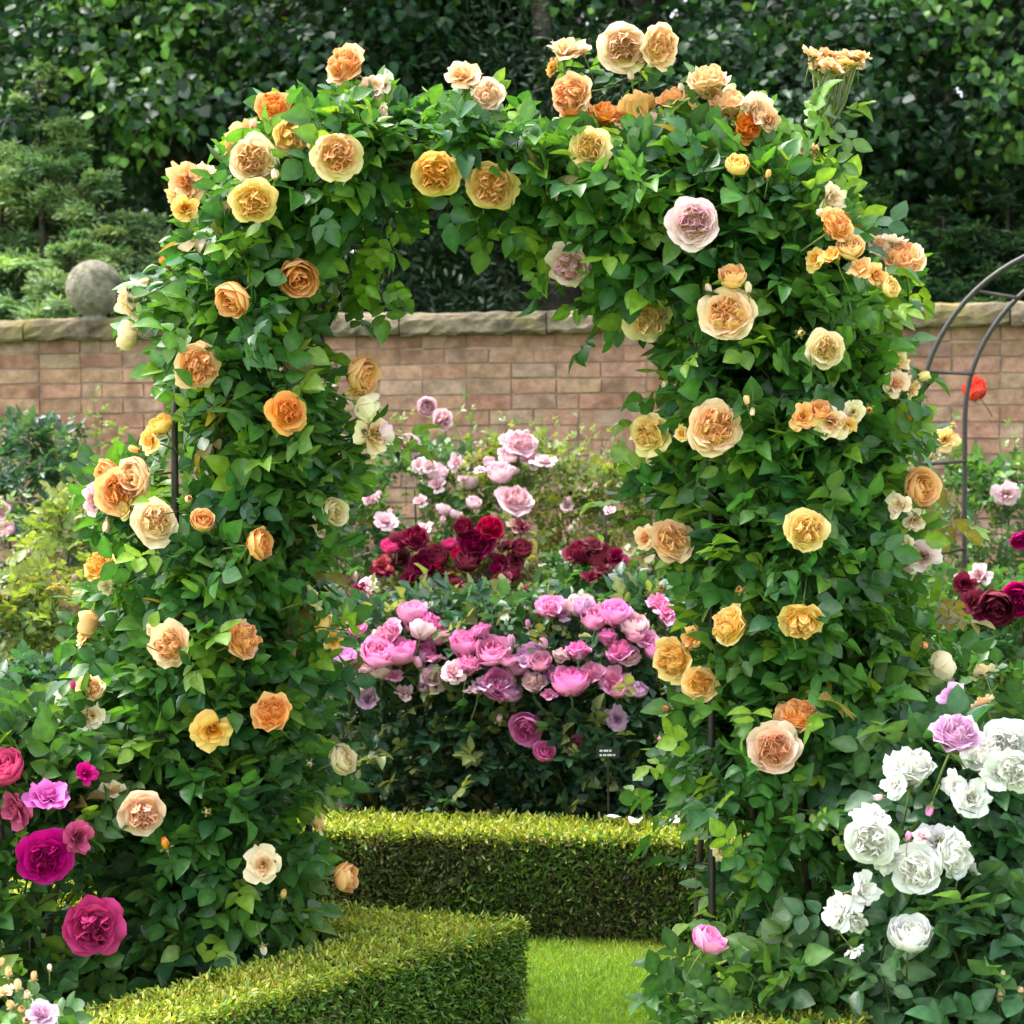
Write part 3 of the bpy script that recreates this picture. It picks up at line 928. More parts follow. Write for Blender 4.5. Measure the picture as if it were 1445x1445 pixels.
# far woodland closing the view
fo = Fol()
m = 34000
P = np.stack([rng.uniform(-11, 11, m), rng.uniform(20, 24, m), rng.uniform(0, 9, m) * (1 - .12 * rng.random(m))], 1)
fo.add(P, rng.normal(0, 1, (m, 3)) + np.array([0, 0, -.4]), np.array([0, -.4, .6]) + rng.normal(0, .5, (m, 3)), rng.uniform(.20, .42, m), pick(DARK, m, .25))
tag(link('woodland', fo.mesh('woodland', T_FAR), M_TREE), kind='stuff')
# ------------------------------------------------------------------ iron arches
B_ = np.array([math.cos(R(9.5)), -math.sin(R(9.5)), 0])


def hoop_pts(p0, W, zs, n=40, z0=-.02):
    r_ = W / 2
    pts = [p0 + np.array([0, 0, z]) for z in np.linspace(z0, zs, 6)[:-1]]
    for a in np.linspace(180, 0, n):
        pts.append(p0 + B_ * (r_ + r_ * math.cos(R(a))) + np.array([0, 0, zs + r_ * math.sin(R(a))]))
    pts += [p0 + B_ * W + np.array([0, 0, z]) for z in np.linspace(zs, z0, 6)[1:]]
    return np.array(pts)


def iron_arch(label, p0, p1, W, zs, rad):
    t = thing('rose_arch', tuple((p0 + p1) / 2 + B_ * W / 2), label, 'garden arch')
    h0, h1 = hoop_pts(p0, W, zs), hoop_pts(p1, W, zs)
    for h in (h0, h1):
        m_ = MB(); m_.tube(h, rad, 8); m_.build('hoop', M_IRON, t)
    def by_len(h):
        s_ = np.concatenate(([0], np.cumsum(np.linalg.norm(np.diff(h, axis=0), axis=1))))
        return s_
    s0 = by_len(h0)
    for q in np.arange(.35, s0[-1] - .2, .36):
        a = np.array([np.interp(q, s0, h0[:, k]) for k in range(3)]); b = np.array([np.interp(q, s0, h1[:, k]) for k in range(3)])
        m_ = MB(); m_.tube([a, b], rad * .75, 6); m_.build('rung', M_IRON, t)
    return h0, h1


P0 = np.array([xat(247, 4.86), 4.86, 0]); P1 = np.array([xat(430, 5.25), 5.25, 0])
H0, H1 = iron_arch('black iron garden arch buried under apricot climbing roses', P0, P1, 1.357, 1.56, .0095)
iron_arch('bare black iron arch standing in the bed before the brick wall', np.array([xat(1298, 7.4), 7.4, 0]), np.array([xat(1362, 7.85), 7.85, 0]), 1.36, 1.585, .0105)

# ------------------------------------------------------------------ the climbing roses
PAL_CL = [(5, (.046, .140, .028)), (3, (.031, .102, .032)), (3, (.076, .185, .030)), (1.1, (.13, .25, .03)), (.12, (.22, .17, .05))]
ROWS_L = [(300, 240, 440), (350, 228, 455), (400, 200, 445), (450, 190, 455), (500, 210, 470), (550, 225, 500), (600, 200, 525), (650, 150, 535), (700, 130, 525), (750, 125, 515), (800, 120, 488),
          (850, 112, 488), (900, 112, 488), (950, 105, 498), (1000, 105, 498), (1050, 98, 488), (1100, 105, 478), (1150, 115, 476), (1200, 105, 468), (1250, 105, 476), (1300, 105, 460), (1350, 135, 420), (1400, 150, 350)]
ROWS_R = [(250, 740, 1170), (300, 755, 1195), (350, 775, 1225), (400, 850, 1255), (450, 895, 1265), (500, 905, 1275), (550, 895, 1285), (600, 885, 1298), (650, 895, 1298), (700, 895, 1298), (750, 895, 1298),
          (800, 905, 1290), (850, 925, 1300), (900, 930, 1308), (950, 930, 1325), (1000, 922, 1325), (1050, 925, 1285), (1100, 940, 1250), (1150, 935, 1205), (1200, 935, 1185), (1250, 945, 1180), (1300, 960, 1170)]
COLS_T = [(240, 298, 345), (300, 258, 345), (350, 218, 345), (400, 175, 335), (450, 140, 315), (500, 140, 275), (550, 155, 262), (600, 170, 250), (650, 170, 245), (700, 165, 260), (750, 170, 310), (800, 180, 355), (850, 175, 385),
          (900, 172, 420), (950, 172, 420), (1000, 178, 420), (1050, 185, 420), (1100, 200, 400), (1150, 240, 400), (1200, 300, 420), (1240, 350, 440)]
RL, RR, CT = np.array(ROWS_L, float), np.array(ROWS_R, float), np.array(COLS_T, float)
RL[5:, 2] -= 24
RR[4:, 1] += 34


def dc(px): return 5.06 - .24 * (px - 325) / 775


def thick(px, py):
    """half depth of the growth at a place on the arch, in metres (0 outside)"""
    best = 0.0
    for tab, k in ((RL, 0), (RR, 0), (CT, 1)):
        a, b = (py, px) if k == 0 else (px, py)
        if tab[0, 0] - 20 <= a <= tab[-1, 0] + 20:
            lo, hi = np.interp(a, tab[:, 0], tab[:, 1]), np.interp(a, tab[:, 0], tab[:, 2])
            u = (b - (lo + hi) / 2) / ((hi - lo) / 2)
            if abs(u) < 1: best = max(best, .36 * math.sqrt(1 - u * u))
    return best


def sample_rows(tab, n, k, inset):
    """points in the growth: rows (k=0) or columns (k=1); returns position and outward direction"""
    P, O = [], []
    w = np.gradient(tab[:, 0]) * (tab[:, 2] - tab[:, 1])
    while len(P) < n:
        a = rng.uniform(tab[0, 0], tab[-1, 0])
        lo, hi = np.interp(a, tab[:, 0], tab[:, 1]) + inset, np.interp(a, tab[:, 0], tab[:, 2]) - inset
        if hi - lo < 10 or rng.random() > (hi - lo) / 420: continue
        th = rng.uniform(0, 6.283); rr = rng.random() ** .38
        u, dd = math.cos(th) * rr, math.sin(th) * rr
        b = (lo + hi) / 2 + u * (hi - lo) / 2
        px, py = (b, a) if k == 0 else (a, b)
        d = dc(px) + dd * .34
        if k == 0: o_ = np.array([u * .9, dd, .1])
        else: o_ = np.array([0, dd, -u * .9 if u < 0 else -u * .5])
        # keep clearings: irregular holes in the growth
        hole = math.sin(px * .031 + py * .017) + math.sin(px * .019 - py * .037 + 1.3) + .8 * math.sin(px * .055 + 2 + d * 9)
        if hole > 1.05 and rr < .97: continue
        # the bare front leg of the iron arch shows between the leaves
        if abs(px - 250) < 44 and 520 < py < 770 and d < dc(px) + .2: continue
        P.append(at(px, py, d)); O.append(o_)
    return np.array(P), nrm(np.array(O) + rng.normal(0, .18, (n, 3)))


CLEAR = []


def climber_blooms(name, label, base, blooms):
    t = thing(name, base, label, 'climbing rose', 'climbing roses on the arch')
    for b in blooms:
        px, py, dia, col, style = b[:5]
        mode = b[5] if len(b) > 5 else 'c'
        th_ = thick(px, py)
        d = dc(px) - max(th_ * .97, .10) - .085 + (b[6] if len(b) > 6 else 0)
        c_ = at(px, py, d)
        sz = dia / FPX * d * .97
        if style == 'bud': sz *= 1.0
        bloom(t, c_, sz, col, style, facing(c_, mode), CLEAR)
    return t


def climber_growth(t, parts, canes):
    fo = Fol()
    for tab, n, k in parts:
        P, O = sample_rows(tab, n, k, 44 if k == 0 else 30)
        dr = O * .8 + np.array([0, 0, .25]) + rng.normal(0, .35, P.shape)
        shoots(fo, P - O * .05, dr, rng.uniform(.06, .17, n), 3, .060, PAL_CL, O, fresh=(.16, (.17, .29, .03)), droop=.35)
        if k == 0:                               # long loose shoots beyond the outline
            P2, O2 = sample_rows(tab, 34, k, 40)
            kp = ~((P2[:, 0] < -.93) & (P2[:, 2] > 1.5) & (P2[:, 2] < 2.15))
            P2, O2 = P2[kp], O2[kp]
            O2 = nrm(O2 * np.array([1.0, .5, 1.0]))
            shoots(fo, P2 + O2 * .03, O2 + np.array([0, 0, .35]) + rng.normal(0, .25, P2.shape), rng.uniform(.14, .26, len(P2)), 5, .052, PAL_CL, O2, fresh=(.7, (.17, .29, .03)), droop=.35)
    link('foliage', fo.mesh('climber_foliage', T_ROSE, CLEAR), M_LEAF, t)
    for pts, r_ in canes:
        m_ = MB(); m_.tube(pts, np.linspace(r_, r_ * .45, len(pts)), 7); m_.build('cane', M_CANE, t)
    return t


def leg_canes(n, xa, xb, top, r0):
    out = []
    for i in range(n):
        x0 = xa + (xb - xa) * (i + .5) / n + random.uniform(-15, 15)
        d0 = dc(x0) + random.uniform(-.12, .15)
        ph, am = random.uniform(0, 6.28), random.uniform(18, 45)
        pts = []
        for q in np.linspace(0, 1, 14):
            py = 1480 + (top - 1480) * q
            pts.append(at(x0 + am * math.sin(ph + q * 5.5) * (.3 + q) , py, d0 + .06 * math.cos(ph + q * 6)))
        out.append((pts, r0 * random.uniform(.7, 1.2)))
    return out


def top_canes(n, x0, x1, r0):
    out = []
    hm = (H0 + H1) / 2
    for i in range(n):
        a, b = int(len(hm) * x0), int(len(hm) * x1)
        f_ = random.random()
        ph = random.uniform(0, 6.28)
        pts = [H0[j] * f_ + H1[j] * (1 - f_) + np.array([.02 * math.sin(j + ph), .03 * math.cos(j * .7 + ph), .03 * math.sin(j * .5 + ph)]) for j in range(a, b)]
        out.append((pts, r0))
    return out


BL = [  # px, py, size px, colour, form, facing
    (265, 258, 66, 'tan', 'loose', 'cl'), (262, 294, 44, 'yel', 'loose', 'c'), (386, 158, 54, 'apr', 'rosette', 'cu'), (346, 188, 46, 'tan', 'loose', 'cl'), (405, 192, 54, 'yel', 'rosette', 'cr'), (362, 226, 68, 'pal', 'rosette', 'c'),
    (357, 281, 60, 'yel', 'rosette', 'cd'), (495, 98, 60, 'tan', 'rosette', 'cul'), (528, 122, 46, 'pch', 'loose', 'cu'), (515, 140, 50, 'pch', 'loose', 'u'), (538, 160, 34, 'pch', 'loose', 'r'), (497, 147, 26, 'pal', 'bud', 'd'), (473, 214, 66, 'pal', 'rosette', 'c'),
    (617, 241, 64, 'yel', 'rosette', 'c'), (657, 238, 24, 'pch', 'bud', 'cl'), (695, 256, 70, 'apr', 'rosette', 'c', -.05), (654, 107, 54, 'tan', 'loose', 'cu'), (690, 139, 48, 'pch', 'rosette', 'cu'), (650, 150, 26, 'tan', 'bud', 'd'), (420, 391, 60, 'apr', 'cup', 'cd'),
    (330, 422, 52, 'apr', 'cup', 'cdl'), (183, 426, 56, 'pal', 'loose', 'l'), (232, 371, 32, 'org', 'bud', 'cu'), (205, 397, 24, 'apr', 'bud', 'l'), (180, 474, 44, 'pal', 'cup', 'l'), (273, 513, 66, 'pal', 'rosette', 'c'), (402, 584, 56, 'org', 'rosette', 'c'),
    (424, 512, 50, 'crm', 'cup', 'cu', .25), (509, 529, 54, 'apr', 'cup', 'cr'), (516, 574, 46, 'crm', 'cup', 'r'), (526, 614, 58, 'pal', 'loose', 'cr'), (544, 612, 30, 'plp', 'cup', 'r'), (212, 622, 46, 'yel', 'loose', 'cl'), (190, 634, 26, 'apr', 'bud', 'l'),
    (192, 672, 58, 'pal', 'cup', 'cl'), (168, 694, 64, 'apr', 'rosette', 'c'), (136, 706, 52, 'plp', 'loose', 'cl'), (150, 742, 30, 'pch', 'bud', 'd'), (214, 739, 66, 'pal', 'rosette', 'c'), (265, 704, 28, 'apr', 'bud', 'c'), (286, 735, 35, 'apr', 'cup', 'c'),
    (365, 768, 46, 'apr', 'cup', 'cr'), (146, 804, 52, 'yel', 'rosette', 'cul'), (150, 828, 30, 'crm', 'loose', 'cd'), (126, 881, 42, 'apr', 'cup', 'l'), (247, 911, 66, 'pal', 'rosette', 'c'), (217, 890, 34, 'pal', 'loose', 'cl'), (216, 912, 24, 'apr', 'bud', 'l'),
    (333, 907, 62, 'tan', 'rosette', 'c'), (128, 975, 40, 'apr', 'rosette', 'cu', -.14), (130, 1010, 42, 'crm', 'loose', 'c', -.14), (300, 1031, 64, 'yel', 'loose', 'c'), (386, 1012, 56, 'org', 'rosette', 'cu'), (200, 1141, 62, 'pch', 'rosette', 'c', -.14), (160, 1116, 36, 'crm', 'loose', 'c', -.14),
    (233, 1190, 30, 'org', 'bud', 'u', -.14), (371, 1219, 60, 'pal', 'loose', 'c'), (400, 1262, 24, 'yel', 'bud', 'cu'), (487, 1238, 46, 'org', 'cup', 'cr'), (447, 1161, 44, 'yel', 'loose', 'r'), (482, 1072, 46, 'crm', 'cup', 'r'), (437, 1078, 20, 'crm', 'bud', 'c'), (470, 723, 44, 'crm', 'cup', 'cr'),
    (293, 1145, 22, 'yel', 'bud', 'c'), (440, 846, 44, 'crm', 'loose', 'r'), (152, 668, 44, 'apr', 'cup', 'cl'), (178, 718, 38, 'yel', 'loose', 'cl'), (286, 246, 42, 'pal', 'loose', 'cu'), (246, 282, 38, 'apr', 'loose', 'l'), (330, 205, 40, 'apr', 'cup', 'l'), (438, 205, 24, 'apr', 'bud', 'u'), (545, 112, 26, 'pch', 'bud', 'u'),
    (228, 600, 36, 'yel', 'cup', 'cul'), (118, 902, 34, 'apr', 'loose', 'l'), (455, 880, 34, 'yel', 'cup', 'r'), (505, 552, 38, 'apr', 'loose', 'cd'), (388, 245, 30, 'pal', 'bud', 'd'), (670, 118, 30, 'pch', 'bud', 'u'), (472, 903, 36, 'yel', 'loose', 'cr')]
BRR = [
    (797, 72, 56, 'tan', 'loose', 'cu'), (822, 72, 34, 'pch', 'loose', 'u'), (877, 66, 66, 'pch', 'rosette', 'c'), (923, 66, 60, 'pal', 'rosette', 'cr'), (815, 131, 60, 'pal', 'rosette', 'cl'), (890, 107, 24, 'pch', 'bud', 'u'), (812, 168, 40, 'org', 'rosette', 'u'), (852, 168, 42, 'org', 'rosette', 'u'),
    (902, 161, 56, 'org', 'rosette', 'u'), (950, 147, 46, 'org', 'rosette', 'cu'), (830, 211, 60, 'yel', 'rosette', 'c'), (1000, 126, 56, 'tan', 'rosette', 'cu'), (961, 124, 26, 'pch', 'bud', 'u'), (1028, 158, 58, 'tan', 'rosette', 'u'), (1066, 156, 58, 'pch', 'loose', 'cr'), (1050, 180, 44, 'org', 'rosette', 'cr'),
    (1125, 214, 50, 'crm', 'loose', 'cu'), (1144, 214, 34, 'apr', 'loose', 'cr'), (1172, 282, 52, 'pch', 'loose', 'cr'), (1175, 323, 52, 'org', 'rosette', 'cur'), (982, 317, 68, 'plp', 'rosette', 'c'), (808, 370, 64, 'plp', 'rosette', 'c'), (910, 443, 66, 'pal', 'rosette', 'c'), (1034, 392, 42, 'apr', 'cup', 'cu'),
    (1000, 408, 26, 'pch', 'bud', 'u'), (1056, 406, 26, 'pch', 'bud', 'u'), (1030, 448, 78, 'pal', 'rosette', 'c'), (1240, 346, 40, 'pch', 'loose', 'cu'), (1263, 342, 36, 'pch', 'loose', 'u'), (1277, 377, 66, 'pal', 'rosette', 'c'), (1178, 362, 50, 'yel', 'loose', 'cu'), (1215, 378, 38, 'apr', 'loose', 'cu'),
    (1040, 234, 36, 'yel', 'cup', 'c'), (1084, 246, 22, 'apr', 'bud', 'u'), (1130, 470, 26, 'apr', 'bud', 'c'), (1163, 494, 52, 'crm', 'rosette', 'c'), (1267, 512, 44, 'pal', 'loose', 'cr'), (1264, 542, 42, 'pch', 'loose', 'c'), (1303, 531, 36, 'yel', 'bud', 'r'), (1003, 608, 74, 'pal', 'rosette', 'c'), (924, 612, 58, 'yel', 'rosette', 'c'),
    (963, 612, 26, 'yel', 'loose', 'cl'), (1054, 565, 24, 'apr', 'bud', 'u'), (1062, 580, 20, 'pch', 'bud', 'd'), (1133, 588, 42, 'apr', 'loose', 'c'), (1172, 596, 54, 'pch', 'loose', 'cd'), (1204, 582, 40, 'crm', 'loose', 'c'), (1226, 578, 26, 'yel', 'bud', 'c'), (1282, 588, 22, 'org', 'bud', 'r'), (938, 543, 24, 'pch', 'bud', 'u'),
    (1298, 689, 58, 'apr', 'cup', 'cr'), (1270, 713, 42, 'pch', 'loose', 'cl'), (1132, 750, 62, 'yel', 'rosette', 'c'), (944, 766, 60, 'tan', 'rosette', 'c'), (910, 760, 34, 'pal', 'loose', 'cl'), (1302, 785, 52, 'plp', 'loose', 'c'), (1278, 770, 36, 'crm', 'loose', 'cl'), (1044, 832, 24, 'apr', 'bud', 'c'), (934, 831, 22, 'org', 'bud', 'c'),
    (1040, 884, 62, 'yel', 'rosette', 'cl'), (1132, 867, 64, 'yel', 'rosette', 'cd'), (960, 928, 66, 'yel', 'rosette', 'cl'), (987, 967, 50, 'yel', 'rosette', 'c'), (940, 1000, 26, 'apr', 'bud', 'cl'), (1328, 940, 44, 'crm', 'cup', 'r'), (1305, 910, 28, 'apr', 'bud', 'c'), (1090, 1060, 72, 'pch', 'rosette', 'c'), (1125, 1018, 62, 'apr', 'rosette', 'cu', .06),
    (1077, 1025, 22, 'pch', 'bud', 'u'), (1020, 1200, 40, 'pal', 'loose', 'cd'), (1388, 950, 38, 'crm', 'loose', 'u'), (1152, 366, 36, 'yel', 'loose', 'cl'), (1200, 350, 40, 'apr', 'cup', 'cu'), (1236, 388, 36, 'apr', 'loose', 'cr'), (1290, 735, 36, 'pch', 'loose', 'cd'), (1255, 405, 32, 'yel', 'cup', 'cr'), (1192, 600, 36, 'apr', 'loose', 'cd'), (1158, 580, 34, 'apr', 'cup', 'cu'), (1285, 548, 34, 'pal', 'loose', 'cr'),
    (978, 900, 34, 'org', 'loose', 'cl'), (1160, 300, 30, 'pch', 'bud', 'l'), (905, 85, 36, 'pch', 'loose', 'u'), (780, 95, 30, 'org', 'loose', 'ul'), (925, 172, 36, 'pch', 'loose', 'u'), (985, 158, 38, 'apr', 'loose', 'u'), (1085, 170, 36, 'tan', 'loose', 'cr'), (875, 170, 34, 'apr', 'loose', 'cu')]

cl = climber_blooms('climbing_rose', 'leafy climbing rose with apricot blooms covering the pillar above the stone ball side', (float(xat(335, 5.05)), 5.05, 0), BL)
cr = climber_blooms('climbing_rose', 'climbing rose with pale and golden blooms covering the pillar nearest the white rose bush', (float(xat(1080, 4.83)), 4.83, 0), BRR)
climber_growth(cl, [(RL, 1350, 0), (CT[:9], 230, 1), (CT[4:12], 150, 1)], leg_canes(6, 270, 430, 420, .011) + top_canes(5, .14, .5, .009))
climber_growth(cr, [(RR[:18], 1400, 0), (RR[16:], 70, 0), (CT[8:], 400, 1)], leg_canes(7, 985, 1200, 420, .012) + top_canes(5, .5, .86, .009))

fo = Fol()                                  # fresh hanging shoots under the arch
hx = [(545, 300), (500, 350), (530, 370), (475, 385), (555, 340), (515, 320), (735, 300), (740, 340)]
hp = np.array([at(x, y, dc(x) + random.uniform(-.1, .2)) for x, y in hx])
shoots(fo, hp, np.array([.1, -.1, -1.0]) + rng.normal(0, .3, hp.shape), .09, 3, .055, [(2, (.15, .27, .03)), (1, (.09, .2, .03))], np.tile([.2, -.8, -.3], (len(hp), 1)), up=.3)
link('foliage', fo.mesh('hanging_shoots', T_ROSE, CLEAR), M_LEAF, cl)

fo = Fol()                                  # leafy flower stems rising from the top of the arch
hx = [(880, 125), (920, 130), (845, 115), (800, 110), (990, 160), (1040, 185), (500, 140), (530, 165), (640, 165), (690, 165), (720, 160), (560, 165), (400, 190), (1080, 190)]
hp = np.array([at(x, y + 25, dc(x) + random.uniform(-.15, .0)) for x, y in hx])
shoots(fo, hp, np.array([0, -.15, 1.0]) + rng.normal(0, .3, hp.shape), rng.uniform(.09, .15, len(hp)), 4, .05, PAL_CL, np.tile([0, -.7, .5], (len(hp), 1)), fresh=(.6, (.16, .28, .03)))
link('foliage', fo.mesh('flower_stem_leaves', T_ROSE, CLEAR), M_LEAF, cr)

# upright truss of spent flowers on long stalks at the top
tip = at(1160, 195, dc(1150) - .12)
m_ = MB()
trc = []
for i in range(15):
    a = 6.283 * i / 15 + random.uniform(-.2, .2)
    e = at(1180 + 36 * math.cos(a) * (.4 + .6 * (i % 3) / 2), 92 + random.uniform(-14, 12), dc(1180) - .12 + .07 * math.sin(a) * (.4 + .6 * (i % 3) / 2))
    md = (tip + e) / 2 + np.array([(e[0] - tip[0]) * .14, 0, -.01])
    m_.tube([tip, tip * .6 + md * .4, md, e], [.004, .004, .0035, .004], 5)
    trc.append(e)
m_.tube([at(1115, 330, dc(1115)), at(1130, 260, dc(1130) - .1), tip], [.006, .005, .004], 6)
m_.build('flower_stalk', M_STALK, cr)
for i, e in enumerate(trc):
    bloom(cr, e, .058, ('tan', 'apr', 'tan')[i % 3], 'loose', nrm(np.array([random.uniform(-.5, .5), random.uniform(-.6, .3), 1])))
fo = Fol()
pb = np.array([at(1150, 205, dc(1150) - .12), at(1160, 190, dc(1150) - .12), at(1140, 235, dc(1150) - .12)])
shoots(fo, pb, np.array([[-.3, -.3, .6], [.5, -.3, .6], [.4, -.4, .5]]), .09, 3, .06, [(1, (.11, .21, .05))], np.array([[0, -1.0, .3]] * 3))
link('foliage', fo.mesh('truss_leaves', T_ROSE), M_LEAF, cr)

# ------------------------------------------------------------------ rose bushes
GRN = [(4, (.056, .145, .031)), (3, (.084, .18, .038)), (2, (.036, .103, .035)), (.1, (.2, .16, .05))]
BLU = [(4, (.030, .085, .042)), (3, (.042, .105, .050)), (2, (.022, .062, .034))]
OLI = [(4, (.16, .215, .045)), (3, (.21, .25, .06)), (2, (.10, .165, .04)), (1, (.24, .19, .08))]
RED = [(3, (.09, .10, .04)), (3, (.13, .13, .045)), (2, (.10, .05, .03)), (2, (.16, .19, .05))]
YEL = [(3, (.19, .27, .03)), (2, (.13, .22, .03)), (1, (.23, .29, .06))]
DKG = [(4, (.026, .080, .038)), (3, (.038, .105, .048)), (1, (.055, .13, .055))]


def more(xs, ys, n, sizes, kinds, seed):
    r_ = random.Random(seed)
    return [(r_.uniform(*xs), r_.uniform(*ys), r_.uniform(*sizes), r_.choice(kinds), r_.choice(('cup', 'cup', 'loose', 'rosette', 'bud')), r_.choice(('u', 'cu', 'cuu', 'cuu'))) for _ in range(n)]


def bush(label, px, d, zh, rx, ry, nsh, leaf, pal, blooms=(), z0=.12, cat='rose bush', group=None, tmpl=T_FAR, nl=3, leaflets=5, spikes=0, low=None, name='rose_bush', fresh=None, ncane=4, topd=.55):
    x = float(xat(px, d))
    t = thing(name, (x, d, 0), label, cat, group)
    clear = []
    for b in blooms:
        bx, by, dia, col, style = b[:5]
        mode = b[5] if len(b) > 5 else ('cuu' if style == 'cup' else 'cu')
        z = float(at(bx, by, d)[2])
        q = np.clip((z / zh - .55) / .45, 0, 1)
        db = (d - ry * (1.05 - .6 * q ** 2) + random.uniform(-.03, .03)) if len(b) < 7 else b[6]
        c_ = at(bx, by, db)
        bloom(t, c_, dia / FPX * db * 1.05, col, style, facing(c_, mode), clear)
    n = nsh
    zz = z0 + (zh - z0) * rng.random(n) ** .8
    zr = (zz - z0) / (zh - z0)
    a = rng.uniform(0, 6.283, n)
    fr = rng.random(n)
    a = np.where(fr < .45, rng.uniform(math.pi, 2 * math.pi, n), a)
    prof = np.sqrt(np.clip(1 - np.clip((zr - .35) / .68, 0, 1) ** 2.4, .03, 1)) * (.72 + .28 * np.clip(zr / .35, 0, 1))
    rr = rng.random(n) ** .42 * prof * (1 + .16 * np.sin(a * 3 + zr * 5 + px))
    P = np.stack([x + rx * rr * np.cos(a), d + ry * rr * np.sin(a), zz], 1)
    out = nrm(np.stack([np.cos(a) * .8, np.sin(a) * .8, .2 + zr * .8], 1) + rng.normal(0, .2, (n, 3)))
    dr = out * .5 + np.array([0, 0, .6]) + rng.normal(0, .35, (n, 3))
    fo = Fol()
    ln = rng.uniform(.6, 1.5, n) * leaf * 2.1
    shoots(fo, P - out * .03 - np.array([0, 0, .05]), dr, ln, nl, leaf, pal, out, leaflets=leaflets, droop=.3, fresh=fresh)
    if spikes:
        m = spikes
        a = rng.uniform(0, 6.283, m); r2 = np.sqrt(rng.random(m)) * .85
        P = np.stack([x + rx * r2 * np.cos(a), d + ry * r2 * np.sin(a), zh - .22 + rng.uniform(-.1, .08, m)], 1)
        shoots(fo, P, np.array([0, 0, 1.0]) + rng.normal(0, .12, (m, 3)), rng.uniform(.16, .38, m), 6, leaf * .62, [(1, (.15, .21, .06)), (1, (.19, .23, .08)), (1, (.12, .19, .05))], np.tile([0, 0, 1.0], (m, 1)) + rng.normal(0, .4, (m, 3)), leaflets=3, droop=.05)
    link('foliage', fo.mesh('bush_foliage', tmpl, clear), M_LEAF, t)
    for i in range(ncane):
        a = 6.283 * i / ncane + random.uniform(-.4, .4)
        e = np.array([x + rx * .55 * math.cos(a), d + ry * .55 * math.sin(a), zh * random.uniform(.7, .9)])
        s_ = np.array([x + .04 * math.cos(a), d + .04 * math.sin(a), -.01])
        m_ = MB(); m_.tube([s_, s_ * .5 + e * .5 + np.array([0, 0, .08]), e], [.010, .008, .004], 6, (1, 1, 1)); m_.build('cane', M_CANE, t)
    return t


GP = 'pink rose bushes behind the long hedge'
bush('bush of bright pink cupped roses beside the stone ball side pillar of the arch', 565, 6.55, 1.0, .36, .30, 300, .050, DKG, [
    (502, 886, 30, 'pnk', 'cup'), (583, 866, 42, 'pnk', 'cup'), (533, 924, 50, 'pnk', 'cup'), (563, 921, 50, 'pnk', 'cup'), (600, 889, 44, 'pnk', 'rosette', 'cur'), (620, 898, 34, 'pnk', 'cup'), (556, 895, 36, 'pnk', 'rosette', 'cul'),
    (519, 986, 34, 'lil', 'loose'), (570, 978, 28, 'plp', 'loose'), (610, 958, 42, 'plp', 'loose'), (524, 950, 30, 'plp', 'rosette', 'u'), (590, 935, 28, 'pnk', 'bud', 'u')] + more((480, 640), (862, 985), 15, (22, 36), ('pnk', 'pnk', 'plp', 'lil'), 1), group=GP, fresh=(.55, (.15, .18, .06)))
bush('bush of bright pink cupped roses in the middle of the arch opening', 705, 6.45, 1.0, .36, .30, 320, .050, DKG, [
    (657, 910, 44, 'pnk', 'cup'), (694, 920, 48, 'pnk', 'cup'), (703, 966, 46, 'pnk', 'cup', 'c'), (729, 940, 38, 'pnk', 'cup'), (762, 935, 34, 'pnk', 'cup'), (743, 1027, 46, 'pnk', 'cup', 'c'), (768, 1061, 30, 'pnk', 'cup', 'c'), (817, 1052, 34, 'pnk', 'cup', 'c'),
    (640, 950, 38, 'plp', 'loose'), (682, 897, 32, 'pnk', 'rosette', 'u'), (660, 945, 36, 'pnk', 'rosette', 'u'), (705, 1014, 22, 'plp', 'bud'), (675, 975, 34, 'plp', 'loose', 'u'), (745, 880, 18, 'pnk', 'bud', 'u')] + more((640, 780), (890, 985), 15, (22, 36), ('pnk', 'pnk', 'plp', 'lil'), 2), group=GP, fresh=(.55, (.15, .18, .06)))
bush('bush of bright pink cupped roses crowded beside the white rose side pillar', 865, 6.4, 1.02, .38, .30, 330, .050, DKG, [
    (805, 963, 52, 'pnk', 'cup'), (836, 955, 32, 'pnk', 'rosette'), (865, 962, 46, 'pnk', 'loose'), (888, 972, 28, 'plp', 'loose'), (816, 925, 34, 'pnk', 'rosette', 'u'), (877, 926, 36, 'pnk', 'rosette', 'u'), (778, 857, 40, 'pnk', 'cup'), (818, 856, 42, 'plp', 'cup'), (838, 873, 40, 'pnk', 'cup'),
    (868, 867, 46, 'pnk', 'cup'), (895, 884, 42, 'plp', 'cup'), (912, 902, 36, 'pnk', 'loose'), (940, 866, 36, 'pnk', 'loose'), (870, 1015, 36, 'lil', 'loose', 'c'), (932, 1043, 28, 'pnk', 'bud', 'cd'), (858, 905, 30, 'pnk', 'rosette', 'u'), (790, 930, 26, 'plp', 'rosette', 'u')] + more((775, 950), (850, 985), 18, (22, 36), ('pnk', 'pnk', 'plp', 'lil'), 3), group=GP, fresh=(.55, (.15, .18, .06)))
bush('dark leafy rose bush without open flowers at the end of the long hedge', 1010, 6.45, .85, .38, .28, 240, .050, DKG, [(1010, 990, 22, 'lil', 'loose')])
